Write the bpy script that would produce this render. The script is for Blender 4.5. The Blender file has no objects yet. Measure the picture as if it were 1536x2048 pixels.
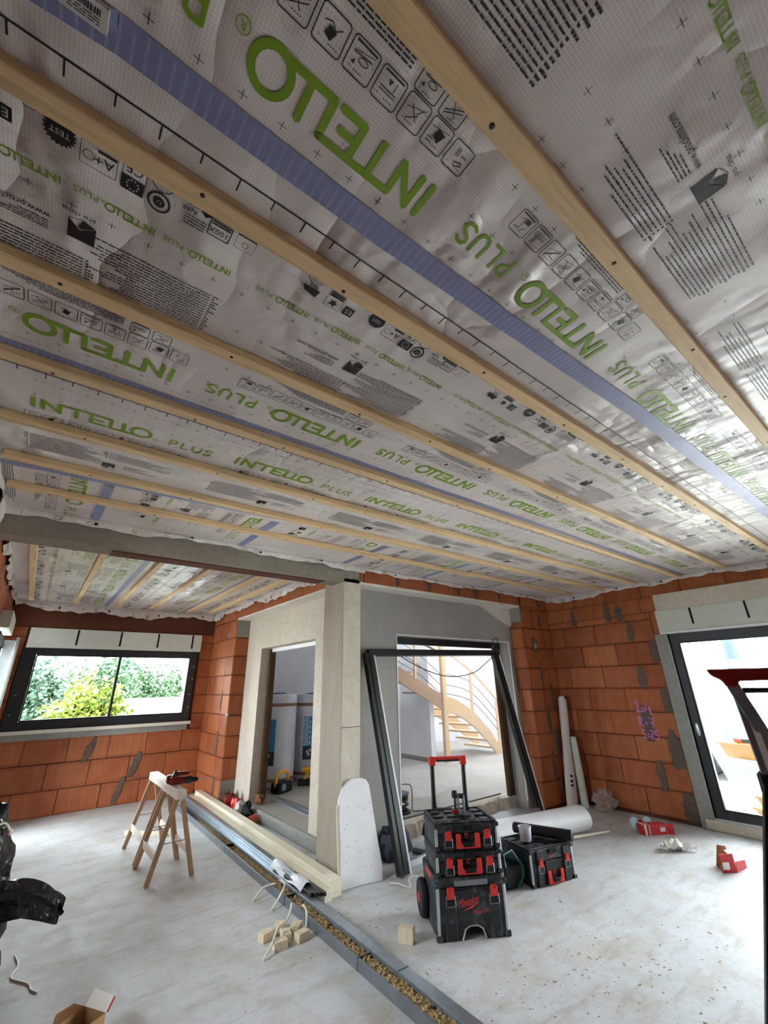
import bpy, bmesh, math, random
from mathutils import Vector, Matrix, Euler
random.seed(7)
SC = bpy.context.scene
COL = SC.collection
PI = math.pi

# ------------------------------------------------------------------ camera, sky, exposure
H = 1.6
def cam_basis(pitch, yaw, roll):
    fh = Vector((math.sin(yaw), math.cos(yaw), 0)); r = Vector((math.cos(yaw), -math.sin(yaw), 0)); up = Vector((0, 0, 1))
    f = math.cos(pitch)*fh + math.sin(pitch)*up
    d = -(-math.sin(pitch)*fh + math.cos(pitch)*up)
    r2 = math.cos(roll)*r + math.sin(roll)*d
    d2 = -math.sin(roll)*r + math.cos(roll)*d
    return r2, -d2, -f
cr, cu, cb = cam_basis(math.radians(22.1525), math.radians(38.2646), math.radians(1.1551))
cam_data = bpy.data.cameras.new('camera'); cam = bpy.data.objects.new('camera', cam_data); COL.objects.link(cam)
cam_data.sensor_fit = 'HORIZONTAL'; cam_data.sensor_width = 36.0
cam_data.lens = 846.178/1536*36.0
cam_data.clip_start = 0.05; cam_data.clip_end = 200
cam.matrix_world = Matrix(((cr.x, cu.x, cb.x, 0), (cr.y, cu.y, cb.y, 0), (cr.z, cu.z, cb.z, H), (0, 0, 0, 1)))
SC.camera = cam

world = bpy.data.worlds.new('overcast_sky'); SC.world = world; world.use_nodes = True
bg = world.node_tree.nodes['Background']
bg.inputs['Color'].default_value = (0.87, 0.945, 1.0, 1); bg.inputs['Strength'].default_value = 2.0
SC.view_settings.view_transform = 'Standard'; SC.view_settings.look = 'None'
SC.view_settings.gamma = 1.0; SC.view_settings.use_curve_mapping = False
SC.view_settings.exposure = 4.04
SC.cycles.diffuse_bounces = 4; SC.cycles.max_bounces = 8; SC.cycles.transparent_max_bounces = 8; SC.cycles.adaptive_threshold = 0.03

def portal(loc, rot, sx, sy):
    l = bpy.data.lights.new('daylight_portal', 'AREA'); l.shape = 'RECTANGLE'; l.size = sx; l.size_y = sy
    l.cycles.is_portal = True
    o = bpy.data.objects.new('daylight_portal', l); COL.objects.link(o); o.location = loc; o.rotation_euler = rot
portal((6.78, 0.75, 1.1), (0, PI/2, 0), 2.2, 3.1)      # right bay
portal((-0.72, 7.35, 1.1), (0, -PI/2, 0), 2.2, 1.3)    # left bay of the nook
portal((1.1, 8.7, 1.65), (-PI/2, 0, 0), 2.3, 1.0)    # nook window
portal((-0.72, 3.25, 1.5), (0, -PI/2, 0), 1.3, 0.9)     # unseen side window, added to brighten the floor

# ------------------------------------------------------------------ helpers
def lin(c):
    return tuple((x/12.92 if x <= 0.04045 else ((x+0.055)/1.055)**2.4) for x in c)
def hx(s):
    return lin(tuple(int(s[i:i+2], 16)/255 for i in (0, 2, 4)))

class MB:
    def __init__(s): s.v = []; s.f = []; s.m = []
    def add(s, vs, fs, mi=0):
        o = len(s.v); s.v.extend(tuple(p) for p in vs)
        for f in fs: s.f.append(tuple(i+o for i in f)); s.m.append(mi)
        return s
    def box(s, x0, x1, y0, y1, z0, z1, M=None, mi=0):
        vs = [Vector((x, y, z)) for z in (z0, z1) for y in (y0, y1) for x in (x0, x1)]
        if M is not None: vs = [M @ v for v in vs]
        return s.add(vs, [(0,2,3,1), (4,5,7,6), (0,1,5,4), (2,6,7,3), (0,4,6,2), (1,3,7,5)], mi)
    def obox(s, c, size, rot=(0, 0, 0), mi=0):
        M = Matrix.Translation(c) @ Euler(rot).to_matrix().to_4x4()
        a, b, d = size[0]/2, size[1]/2, size[2]/2
        return s.box(-a, a, -b, b, -d, d, M, mi)
    def bar(s, p0, p1, w, h, up=(0, 0, 1), mi=0):
        p0 = Vector(p0); p1 = Vector(p1); d = (p1-p0); L = d.length; d.normalize()
        u = Vector(up); x = d.cross(u)
        if x.length < 1e-4: x = d.cross(Vector((1, 0, 0)))
        x.normalize(); u = x.cross(d)
        M = Matrix(((x.x, d.x, u.x, p0.x), (x.y, d.y, u.y, p0.y), (x.z, d.z, u.z, p0.z), (0, 0, 0, 1)))
        return s.box(-w/2, w/2, 0, L, -h/2, h/2, M, mi)
    def cyl(s, p0, p1, r, r2=None, n=14, caps=True, mi=0):
        r2 = r if r2 is None else r2
        p0 = Vector(p0); p1 = Vector(p1); d = (p1-p0).normalized()
        a = d.orthogonal().normalized(); b = d.cross(a)
        vs = []
        for p, q in ((p0, r), (p1, r2)):
            for i in range(n):
                t = 2*PI*i/n; vs.append(p + q*(math.cos(t)*a + math.sin(t)*b))
        fs = [(i, (i+1) % n, n+(i+1) % n, n+i) for i in range(n)]
        if caps: fs += [tuple(reversed(range(n))), tuple(range(n, 2*n))]
        return s.add(vs, fs, mi)
    def tube(s, pts, r, n=8, closed=False, mi=0):
        P = [Vector(p) for p in pts]; vs = []; N = len(P)
        prev = None
        for i, p in enumerate(P):
            if closed: d = P[(i+1) % N]-P[i-1]
            else: d = P[min(i+1, N-1)]-P[max(i-1, 0)]
            d.normalize()
            a = d.orthogonal().normalized() if prev is None else (prev - d*prev.dot(d)).normalized()
            prev = a; b = d.cross(a)
            for k in range(n):
                t = 2*PI*k/n; vs.append(p + r*(math.cos(t)*a+math.sin(t)*b))
        fs = []
        for i in range(N if closed else N-1):
            j = (i+1) % N
            for k in range(n): fs.append((i*n+k, i*n+(k+1) % n, j*n+(k+1) % n, j*n+k))
        if not closed: fs += [tuple(reversed(range(n))), tuple(range((N-1)*n, N*n))]
        return s.add(vs, fs, mi)
    def prism(s, poly, z0, z1, M=None, mi=0):
        n = len(poly)
        vs = [Vector((x, y, z)) for z in (z0, z1) for x, y in poly]
        if M is not None: vs = [M @ v for v in vs]
        fs = [tuple(reversed(range(n))), tuple(range(n, 2*n))] + [(i, (i+1) % n, n+(i+1) % n, n+i) for i in range(n)]
        return s.add(vs, fs, mi)
    def lathe(s, prof, n=20, M=None, mi=0):
        vs = []
        for r, z in prof:
            for i in range(n):
                t = 2*PI*i/n; vs.append(Vector((r*math.cos(t), r*math.sin(t), z)))
        if M is not None: vs = [M @ v for v in vs]
        fs = []
        for j in range(len(prof)-1):
            for i in range(n): fs.append((j*n+i, j*n+(i+1) % n, (j+1)*n+(i+1) % n, (j+1)*n+i))
        return s.add(vs, fs, mi)
    def grid(s, fn, nu, nv, mi=0, wrap=False):
        vs = [fn(i/nu, j/nv) for j in range(nv+1) for i in range(nu+1)]
        fs = [(j*(nu+1)+i, j*(nu+1)+i+1, (j+1)*(nu+1)+i+1, (j+1)*(nu+1)+i) for j in range(nv) for i in range(nu)]
        return s.add(vs, fs, mi)
    def blob(s, c, rad, nu=16, nv=10, amp=0.15, fr=2.5, seed=0, mi=0, zmin=None):
        from mathutils import noise
        vs = []
        for j in range(nv+1):
            ph = PI*j/nv
            for i in range(nu):
                th = 2*PI*i/nu
                d = Vector((math.sin(ph)*math.cos(th), math.sin(ph)*math.sin(th), math.cos(ph)))
                k = 1+amp*noise.noise(d*fr+Vector((seed*7.3, seed*3.1, seed)))*2
                p = Vector((c[0]+d.x*rad[0]*k, c[1]+d.y*rad[1]*k, c[2]+d.z*rad[2]*k))
                if zmin is not None: p.z = max(p.z, zmin)
                vs.append(p)
        fs = [(j*nu+i, (j+1)*nu+i, (j+1)*nu+(i+1) % nu, j*nu+(i+1) % nu) for j in range(nv) for i in range(nu)]
        return s.add(vs, fs, mi)
    def mesh(s, name, mats, smooth=False, bevel=0, seg=1):
        me = bpy.data.meshes.new(name); me.from_pydata(s.v, [], s.f); me.update()
        mats = mats if isinstance(mats, (list, tuple)) else [mats]
        for m in mats: me.materials.append(m)
        if len(mats) > 1:
            for p, i in zip(me.polygons, s.m): p.material_index = i
        if bevel:
            bm = bmesh.new(); bm.from_mesh(me)
            bmesh.ops.remove_doubles(bm, verts=bm.verts, dist=1e-5)
            es = [e for e in bm.edges if len(e.link_faces) == 2 and e.calc_face_angle(0) > 0.5]
            bmesh.ops.bevel(bm, geom=es, offset=bevel, segments=seg, affect='EDGES', profile=0.6, clamp_overlap=True)
            bm.to_mesh(me); bm.free()
        if smooth:
            me.polygons.foreach_set('use_smooth', [True]*len(me.polygons)); me.set_sharp_from_angle(angle=math.radians(38))
        return me
    def build(s, name, mats, parent=None, smooth=False, bevel=0, seg=1, loc=None, rot=None):
        o = bpy.data.objects.new(name, s.mesh(name, mats, smooth, bevel, seg)); COL.objects.link(o)
        if parent is not None: o.parent = parent
        if loc is not None: o.location = loc
        if rot is not None: o.rotation_euler = rot
        return o

def tag(o, label=None, cat=None, group=None, kind=None):
    if label: o['label'] = label
    if cat: o['category'] = cat
    if group: o['group'] = group
    if kind: o['kind'] = kind
    return o
def thing(name, label, cat, loc=(0, 0, 0), rot=(0, 0, 0), group=None):
    o = bpy.data.objects.new(name, None); COL.objects.link(o); o.location = loc; o.rotation_euler = rot
    o.empty_display_size = 0.1
    return tag(o, label, cat, group)
def inst(name, me, parent=None, loc=(0, 0, 0), rot=(0, 0, 0), scale=None):
    o = bpy.data.objects.new(name, me); COL.objects.link(o)
    if parent is not None: o.parent = parent
    o.location = loc; o.rotation_euler = rot
    if scale is not None: o.scale = scale
    return o
def struct(name, mb, mats, label=None, **k):
    o = mb.build(name, mats, **k); o['kind'] = 'structure'
    if label: o['label'] = label
    return o
def smoothstep(a, b, x):
    t = max(0, min(1, (x-a)/(b-a))); return t*t*(3-2*t)

# ------------------------------------------------------------------ materials
class NT:
    def __init__(s, name):
        s.m = bpy.data.materials.new(name); s.m.use_nodes = True; s.t = s.m.node_tree
        s.b = s.t.nodes['Principled BSDF']; s.out = s.t.nodes['Material Output']
    def n(s, typ, **kw):
        n = s.t.nodes.new(typ)
        for k, v in kw.items(): setattr(n, k, v)
        return n
    def l(s, a, b): s.t.links.new(a, b)
    def coord(s, scale=(1, 1, 1), rot=(0, 0, 0), out='Object'):
        c = s.n('ShaderNodeTexCoord'); mp = s.n('ShaderNodeMapping'); mp.inputs['Scale'].default_value = scale; mp.inputs['Rotation'].default_value = rot
        s.l(c.outputs[out], mp.inputs['Vector']); return mp.outputs['Vector']
    def noise(s, vec, scale, detail=3, rough=0.55):
        n = s.n('ShaderNodeTexNoise'); n.inputs['Scale'].default_value = scale; n.inputs['Detail'].default_value = detail; n.inputs['Roughness'].default_value = rough
        s.l(vec, n.inputs['Vector']); return n.outputs['Fac']
    def ramp(s, fac, stops):
        r = s.n('ShaderNodeValToRGB'); e = r.color_ramp.elements
        while len(e) < len(stops): e.new(0.5)
        for i, (p, c) in enumerate(stops): e[i].position = p; e[i].color = (*c[:3], 1) if not isinstance(c, (int, float)) else (c, c, c, 1)
        s.l(fac, r.inputs['Fac']); return r.outputs['Color']
    def mix(s, fac, a, b, mode='MIX'):
        n = s.n('ShaderNodeMix', data_type='RGBA', blend_type=mode)
        for sock, v in ((n.inputs[0], fac), (n.inputs[6], a), (n.inputs[7], b)):
            if isinstance(v, (int, float)): sock.default_value = v
            elif isinstance(v, tuple): sock.default_value = (*v[:3], 1)
            else: s.l(v, sock)
        return n.outputs[2]
    def math(s, op, a, b=None, c=None):
        n = s.n('ShaderNodeMath', operation=op)
        for i, v in enumerate((a, b, c)):
            if v is None: continue
            if isinstance(v, (int, float)): n.inputs[i].default_value = v
            else: s.l(v, n.inputs[i])
        return n.outputs[0]
    def sep(s, vec):
        n = s.n('ShaderNodeSeparateXYZ'); s.l(vec, n.inputs[0]); return n.outputs
    def bump(s, h, strength=0.3, dist=0.01, prev=None):
        n = s.n('ShaderNodeBump'); n.inputs['Strength'].default_value = strength; n.inputs['Distance'].default_value = dist
        s.l(h, n.inputs['Height'])
        if prev is not None: s.l(prev, n.inputs['Normal'])
        return n.outputs['Normal']
    def set(s, color=None, rough=None, metal=None, normal=None, **kw):
        for key, v in (('Base Color', color), ('Roughness', rough), ('Metallic', metal), ('Normal', normal)):
            if v is None: continue
            if isinstance(v, tuple): s.b.inputs[key].default_value = (*v[:3], 1)
            elif isinstance(v, (int, float)): s.b.inputs[key].default_value = v
            else: s.l(v, s.b.inputs[key])
        for k, v in kw.items(): s.b.inputs[k.replace('_', ' ')].default_value = v
        return s.m

def plain(name, col, rough=0.55, metal=0.0, var=0.12, vs=9.0, bump=0.0, bs=60.0, bd=0.003, **kw):
    t = NT(name); v = t.coord()
    f = t.noise(v, vs, 4)
    c = t.ramp(f, [(0.25, tuple(x*(1-var) for x in col)), (0.75, tuple(min(1, x*(1+var)) for x in col))])
    nm = t.bump(t.noise(v, bs, 3), bump, bd) if bump else None
    return t.set(c, rough, metal, nm, **kw)

M = {}
def wood(name, col, axis='X', dark=0.72, rough=0.6, sc=1.0):
    t = NT(name)
    s = {'X': (0.35, 7, 7), 'Y': (7, 0.35, 7), 'Z': (7, 7, 0.35)}[axis]
    v = t.coord(tuple(k*sc for k in s))
    f = t.noise(v, 6, 5, 0.6); g = t.noise(t.coord(tuple(k*sc*4 for k in s)), 9, 3, 0.6)
    c = t.ramp(f, [(0.3, tuple(x*dark for x in col)), (0.5, col), (0.72, tuple(min(1, x*1.1) for x in col))])
    c = t.mix(0.22, c, t.ramp(g, [(0.35, tuple(x*0.6 for x in col)), (0.65, tuple(min(1, x*1.15) for x in col))]))
    sp = t.noise(t.coord(), 7, 2); c = t.mix(t.ramp(sp, [(0.72, 0.0), (0.78, 0.5)]), c, tuple(x*0.45 for x in col))
    return t.set(c, rough, normal=t.bump(g, 0.15, 0.003))
M['batten'] = wood('pine_batten', hx('E6C698'), 'X')
M['batten_y'] = wood('pine_batten_y', hx('E6C698'), 'Y')
M['pale_wood'] = wood('pale_timber', hx('F0E6D2'), 'Y', 0.88)
M['saw_wood'] = wood('sawhorse_wood', hx('C9A585'), 'Z', 0.8)
M['saw_top'] = wood('sawhorse_top_wood', hx('EDE3D6'), 'Y', 0.9)
M['block'] = wood('offcut_wood', hx('EAD9BC'), 'Z', 0.88)
M['stair_wood'] = wood('stair_wood', hx('E0B883'), 'X', 0.85, 0.4)
M['stair_dark'] = wood('stair_wood_old', hx('9A7450'), 'X', 0.85, 0.4)
M['skirt'] = wood('skirting_wood', hx('5A2E20'), 'X', 0.8, 0.5)
M['raw_wood'] = wood('raw_dark_wood', hx('5A4026'), 'Z', 0.5, 0.9)

def membrane():
    t = NT('membrane_fleece'); v = t.coord(); x, y, z = t.sep(v)
    def line(c, per, w):
        return t.math('LESS_THAN', t.math('FRACT', t.math('MULTIPLY', c, 1.0/per)), w)
    g = t.math('MAXIMUM', line(x, 0.0083, 0.16), line(y, 0.0083, 0.16))
    big = t.noise(v, 1.6, 4, 0.6)
    base = t.ramp(big, [(0.3, hx('C8BBB8')), (0.7, hx('DAD0CD'))])
    c = t.mix(t.math('MULTIPLY', g, 0.62), base, hx('F2EEEB'))
    # creases running slantwise across the sheet
    def ridge(vec, sc, det=2):
        return t.math('ABSOLUTE', t.math('SUBTRACT', t.noise(vec, sc, det, 0.5), 0.5))
    w1 = ridge(t.coord((1.9, 0.8, 1), (0, 0, 0.65)), 1.3, 3)
    w2 = ridge(t.coord((0.8, 2.6, 1), (0, 0, -0.55)), 1.9, 3)
    w3 = t.noise(t.coord((1.0, 2.0, 1), (0, 0, 0.3)), 9.0, 3, 0.55)
    patch = t.ramp(t.noise(v, 1.1, 2), [(0.42, 0.15), (0.62, 1.0)])
    n1 = t.bump(t.math('MULTIPLY', w1, patch), 1.0, 0.16); n2 = t.bump(t.math('MULTIPLY', w2, patch), 0.9, 0.07, n1); n2 = t.bump(t.math('MULTIPLY', w3, patch), 0.35, 0.012, n2); n3 = t.bump(g, 0.1, 0.0008, n2)
    return t.set(c, 0.33, normal=n3, Specular_IOR_Level=0.6)
M['membrane'] = membrane()
def flat(name, col, rough=0.5, metal=0, **kw):
    return NT(name).set(col, rough, metal, **kw)
M['green'] = flat('green_print', hx('7FA31E'), 0.45)
M['ink'] = flat('black_print', hx('22201F'), 0.5)
M['tape'] = plain('blue_seam_tape', hx('858AB2'), 0.4, var=0.06, vs=20)
M['tape_ink'] = flat('tape_white_print', hx('B9BEDD'), 0.45)
M['label'] = flat('paper_label', hx('C9C6C2'), 0.6)

def brick():
    t = NT('terracotta_block'); v = t.coord(); x, y, z = t.sep(v)
    info = t.n('ShaderNodeObjectInfo'); r = info.outputs['Random']
    cadd = t.n('ShaderNodeVectorMath', operation='ADD'); comb = t.n('ShaderNodeCombineXYZ')
    t.l(t.math('MULTIPLY', r, 37.0), comb.inputs[0]); t.l(t.math('MULTIPLY', r, 11.0), comb.inputs[2])
    t.l(v, cadd.inputs[0]); t.l(comb.outputs[0], cadd.inputs[1]); vv = cadd.outputs[0]
    tone = t.ramp(r, [(0.0, hx('A2532B')), (0.25, hx('BD6735')), (0.5, hx('B06036')), (0.75, hx('C87746')), (1.0, hx('974A2A'))])
    cloud = t.noise(vv, 5, 4, 0.6)
    c = t.mix(t.ramp(cloud, [(0.4, 0.0), (0.75, 0.45)]), tone, hx('D48C5A'))
    # vertical combing: fine streaks, only along the height
    mp = t.n('ShaderNodeMapping'); mp.inputs['Scale'].default_value = (1, 1, 0.03); t.l(vv, mp.inputs['Vector'])
    st = t.noise(mp.outputs['Vector'], 70, 3, 0.7)
    st2 = t.noise(mp.outputs['Vector'], 22, 2, 0.6)
    c = t.mix(t.ramp(st, [(0.42, 0.32), (0.6, 0.0)]), c, hx('6F2C16'))
    c = t.mix(t.ramp(st2, [(0.55, 0.0), (0.8, 0.35)]), c, hx('CE9A72'))
    spots = t.noise(vv, 38, 2); c = t.mix(t.ramp(spots, [(0.7, 0.0), (0.75, 0.5)]), c, hx('6F3A22'))
    wv = t.n('ShaderNodeTexWave', wave_type='BANDS', bands_direction='X'); wv.inputs['Scale'].default_value = 26; wv.inputs['Distortion'].default_value = 0.4
    t.l(v, wv.inputs['Vector'])
    c = t.mix(t.math('MULTIPLY', wv.outputs['Fac'], 0.30), c, hx('7A3216'))
    ed = t.math('GREATER_THAN', t.math('ABSOLUTE', z), 0.118)
    c = t.mix(t.math('MULTIPLY', ed, t.ramp(cloud, [(0.4, 0.0), (0.6, 0.45)])), c, hx('8A3F20'))
    n1 = t.bump(wv.outputs['Fac'], 0.5, 0.005); n2 = t.bump(st, 0.3, 0.003, n1)
    return t.set(c, 0.55, normal=n2, Specular_IOR_Level=0.4)
M['brick'] = brick()
M['mortar_dark'] = plain('brown_bed_mortar', hx('5E3322'), 0.9, bump=0.4)
M['mortar'] = plain('grey_mortar_smear', hx('66554B'), 0.85, var=0.35, vs=30, bump=0.6, bs=120)
def concrete(name, c1, c2, stain, rough=0.85, sc=2.0, vert=False, bump=0.35):
    t = NT(name); v = t.coord((1, 1, 0.25) if vert else (1, 1, 1))
    a = t.noise(v, sc, 5, 0.6); b = t.noise(t.coord(), sc*11, 4, 0.65); p = t.noise(t.coord(), sc*45, 2)
    c = t.ramp(a, [(0.3, c1), (0.7, c2)])
    c = t.mix(t.ramp(b, [(0.45, 0.0), (0.75, 0.5)]), c, stain)
    c = t.mix(t.ramp(p, [(0.68, 0.0), (0.74, 0.6)]), c, tuple(x*0.35 for x in stain))
    n = t.bump(b, bump, 0.006); n = t.bump(p, bump*0.7, 0.003, n)
    return t.set(c, rough, normal=n)
M['concrete'] = concrete('raw_concrete', hx('837B70'), hx('988F83'), hx('6C645A'), vert=False)
M['pillar'] = concrete('board_marked_concrete', hx('B3A696'), hx('C6BBAB'), hx('85776A'), vert=True, sc=6)
M['lintel'] = concrete('pale_concrete', hx('CFC5B3'), hx('DCD3C3'), hx('B5AA99'))
M['cement'] = concrete('grey_cement_render', hx('8F8F8A'), hx('A5A5A0'), hx('7A7975'))
def floor_mat():
    t = NT('dusty_concrete_floor'); v = t.coord()
    a = t.noise(v, 0.7, 5, 0.62); b = t.noise(v, 4.0, 5, 0.65); d = t.noise(v, 26, 4, 0.7); sp = t.noise(v, 90, 2)
    c = t.ramp(a, [(0.3, hx('C4C5C8')), (0.55, hx('D1D3D7')), (0.75, hx('CCC7C1'))])
    c = t.mix(t.ramp(b, [(0.45, 0.0), (0.75, 0.7)]), c, hx('B8AB9A'))
    c = t.mix(t.ramp(d, [(0.5, 0.0), (0.85, 0.55)]), c, hx('A59C91'))
    c = t.mix(t.ramp(sp, [(0.7, 0.0), (0.76, 0.45)]), c, hx('6E655B'))
    mp = t.n('ShaderNodeMapping'); mp.inputs['Scale'].default_value = (0.6, 3.2, 1); mp.inputs['Rotation'].default_value = (0, 0, 0.5); t.l(v, mp.inputs['Vector'])
    tr = t.noise(mp.outputs['Vector'], 3.0, 5, 0.65)
    c = t.mix(t.ramp(tr, [(0.54, 0.0), (0.72, 0.5)]), c, hx('9A8E80'))
    n = t.bump(d, 0.25, 0.004); n = t.bump(tr, 0.25, 0.006, n)
    return t.set(c, t.ramp(b, [(0.3, 0.55), (0.7, 0.75)]), normal=n, Specular_IOR_Level=0.3)
M['floor'] = floor_mat()
M['hall_floor'] = concrete('hall_screed', hx('A09A90'), hx('B3ADA3'), hx('8F877B'), rough=0.6)
M['plaster'] = concrete('beige_old_render', hx('CDC2B4'), hx('D6CCBF'), hx('BE9F84'), bump=0.1, sc=1.2)
M['grey_wall'] = concrete('grey_primed_render', hx('A4A09C'), hx('B4B1AE'), hx('9A9692'), bump=0.1, sc=1.5)
M['white_wall'] = plain('white_paint', hx('E4E4E8'), 0.7, var=0.03, vs=2)
M['white_trim'] = plain('white_board', hx('E2DCD2'), 0.7, var=0.08, vs=5)
M['eps'] = plain('polystyrene_coffer', hx('D5D8CE'), 0.8, var=0.06, vs=12, bump=0.2, bs=200)
M['eps_white'] = plain('white_polystyrene', hx('F1F0F2'), 0.75, var=0.05, vs=8, bump=0.35, bs=150)
M['dark_gap'] = flat('dark_gap', (0.012, 0.012, 0.012), 0.9)
M['alu'] = plain('anthracite_aluminium', hx('2A2E33'), 0.4, var=0.08, vs=6)
M['alu_black'] = plain('black_aluminium', hx('161718'), 0.42, var=0.15, vs=8)
M['alu_light'] = plain('bare_aluminium', hx('C9CCD0'), 0.3, 0.85, var=0.08)
M['galv'] = plain('galvanised_steel', hx('AEB8C2'), 0.34, 0.75, var=0.14, vs=24)
M['galv_dark'] = plain('dull_galvanised_steel', hx('8B9096'), 0.42, 0.6, var=0.14, vs=14)
def glass(name='window_glass', tint=(0.96, 0.98, 0.97)):
    t = NT(name); t.t.nodes.remove(t.b)
    tr = t.n('ShaderNodeBsdfTransparent'); tr.inputs[0].default_value = (*tint, 1)
    gl = t.n('ShaderNodeBsdfGlossy'); gl.inputs['Roughness'].default_value = 0.02
    fr = t.n('ShaderNodeFresnel'); fr.inputs[0].default_value = 1.45
    mx = t.n('ShaderNodeMixShader'); t.l(fr.outputs[0], mx.inputs[0]); t.l(tr.outputs[0], mx.inputs[1]); t.l(gl.outputs[0], mx.inputs[2])
    t.l(mx.outputs[0], t.out.inputs[0]); return t.m
M['glass'] = glass(); M['glass_tint'] = glass('view_dimming_glass', (0.74, 0.77, 0.76))  # second glass carries a tint that dims the bright garden view
def film(name, dens, col=(0.9, 0.92, 0.95), gloss=0.12):
    t = NT(name); t.t.nodes.remove(t.b)
    tr = t.n('ShaderNodeBsdfTransparent'); tl = t.n('ShaderNodeBsdfTranslucent'); tl.inputs[0].default_value = (*col, 1)
    df = t.n('ShaderNodeBsdfDiffuse'); df.inputs[0].default_value = (*col, 1)
    gl = t.n('ShaderNodeBsdfGlossy'); gl.inputs['Roughness'].default_value = 0.25
    v = t.coord(); w = t.noise(v, 3.0, 4, 0.6); nb = t.bump(w, 0.5, 0.04)
    for n in (tl, df, gl): t.l(nb, n.inputs['Normal'])
    a = t.n('ShaderNodeMixShader'); a.inputs[0].default_value = 0.5; t.l(tl.outputs[0], a.inputs[1]); t.l(df.outputs[0], a.inputs[2])
    b = t.n('ShaderNodeMixShader'); b.inputs[0].default_value = gloss; t.l(a.outputs[0], b.inputs[1]); t.l(gl.outputs[0], b.inputs[2])
    c = t.n('ShaderNodeMixShader'); t.l(t.ramp(w, [(0.3, dens*0.7), (0.7, min(1, dens*1.3))]), c.inputs[0]); t.l(tr.outputs[0], c.inputs[1]); t.l(b.outputs[0], c.inputs[2])
    t.l(c.outputs[0], t.out.inputs[0]); return t.m
M['film'] = film('hazy_dust_sheet', 0.2)
M['cling'] = film('clear_plastic_bag', 0.3, gloss=0.4)
M['bag'] = plain('black_bin_liner', hx('121213'), 0.32, var=0.2, bump=0.7, bs=9, bd=0.05)
def dusty():
    t = NT('dusty_black_plastic'); v = t.coord()
    a = t.noise(v, 11, 5, 0.7); b = t.noise(v, 55, 3, 0.7)
    c = t.mix(t.ramp(a, [(0.52, 0.0), (0.72, 0.55)]), hx('1E2024'), hx('80848A'))
    c = t.mix(t.ramp(b, [(0.6, 0.0), (0.75, 0.35)]), c, hx('9A9C9E'))
    return t.set(c, 0.5, normal=t.bump(b, 0.2, 0.002))
M['case'] = dusty()
M['case_red'] = plain('red_plastic', hx('E0322E'), 0.4, var=0.08)
M['rubber'] = plain('black_rubber', hx('17181A'), 0.7)
M['red_dark'] = plain('dark_red_plastic', hx('8E1F1C'), 0.4, var=0.12)
M['red_print'] = flat('red_logo_print', hx('F0443A'), 0.45)
M['orange'] = plain('orange_red_plastic', hx('C94A32'), 0.5)
M['yellow'] = plain('yellow_plastic', hx('F2B01E'), 0.45, var=0.06)
M['teal'] = plain('teal_plastic', hx('5E9099'), 0.45)
M['pvc'] = plain('white_pvc', hx('F0F0F2'), 0.35, var=0.03)
M['paper'] = plain('crumpled_paper', hx('EFEDE6'), 0.8, var=0.05)
M['carton'] = plain('brown_cardboard', hx('B48A5E'), 0.85, var=0.1)
M['carton_dark'] = plain('brown_cardboard_inside', hx('8B5A3C'), 0.9)
M['carton_red'] = plain('red_printed_carton', hx('CE2C36'), 0.5, var=0.08)
M['cable_white'] = plain('white_cable', hx('E9E4DA'), 0.5)
M['cable'] = plain('black_cable', hx('2B3036'), 0.5)
M['wrap'] = plain('grey_insulation_wrapping', hx('DCDCE4'), 0.42, var=0.12, vs=5, bump=0.5, bs=14, bd=0.02)
M['blue_print'] = flat('blue_print', hx('2F86BE'), 0.45)
M['navy_print'] = flat('navy_print', hx('22243A'), 0.45)
M['belt'] = flat('brown_packing_tape', hx('9A7258'), 0.4)
M['chips'] = plain('sawdust_chips', hx('B49A6E'), 0.95, var=0.25, vs=60)
M['pink'] = plain('pink_spray_paint', hx('C86FB0'), 0.6, var=0.1, vs=40)
M['blue_glove'] = plain('pale_blue_foam', hx('BFE0EA'), 0.6)
M['tarp'] = plain('grey_tarpaulin', hx('2E3841'), 0.5, var=0.15, vs=3, bump=0.6, bs=4, bd=0.05)
M['terrace'] = plain('pale_terrace', hx('D3D1CB'), 0.9, var=0.15, vs=1.5)
M['lawn'] = plain('garden_ground', hx('6F7A45'), 0.95, var=0.3, vs=3)
M['fence'] = wood('brown_fence', hx('453831'), 'Z', 0.8)
M['house'] = plain('white_house_render', hx('D8DADA'), 0.85, var=0.02)
M['blue_grey'] = plain('pale_blue_grey_render', hx('6F8196'), 0.8, var=0.04)
M['navy_bag'] = plain('navy_fabric', hx('3A3F52'), 0.7, var=0.2)
M['dimmed_blue'] = plain('dimmed_blue_paint', hx('344252'), 0.7, var=0.04)  # pale blue grey, darkened in the colour so strong daylight does not bleach it
M['dimmed_yellow'] = plain('dimmed_yellow_plastic', hx('6C4C0A'), 0.45, var=0.06)  # yellow totes' colour, darkened to keep its hue in the overexposed terrace light
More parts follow.
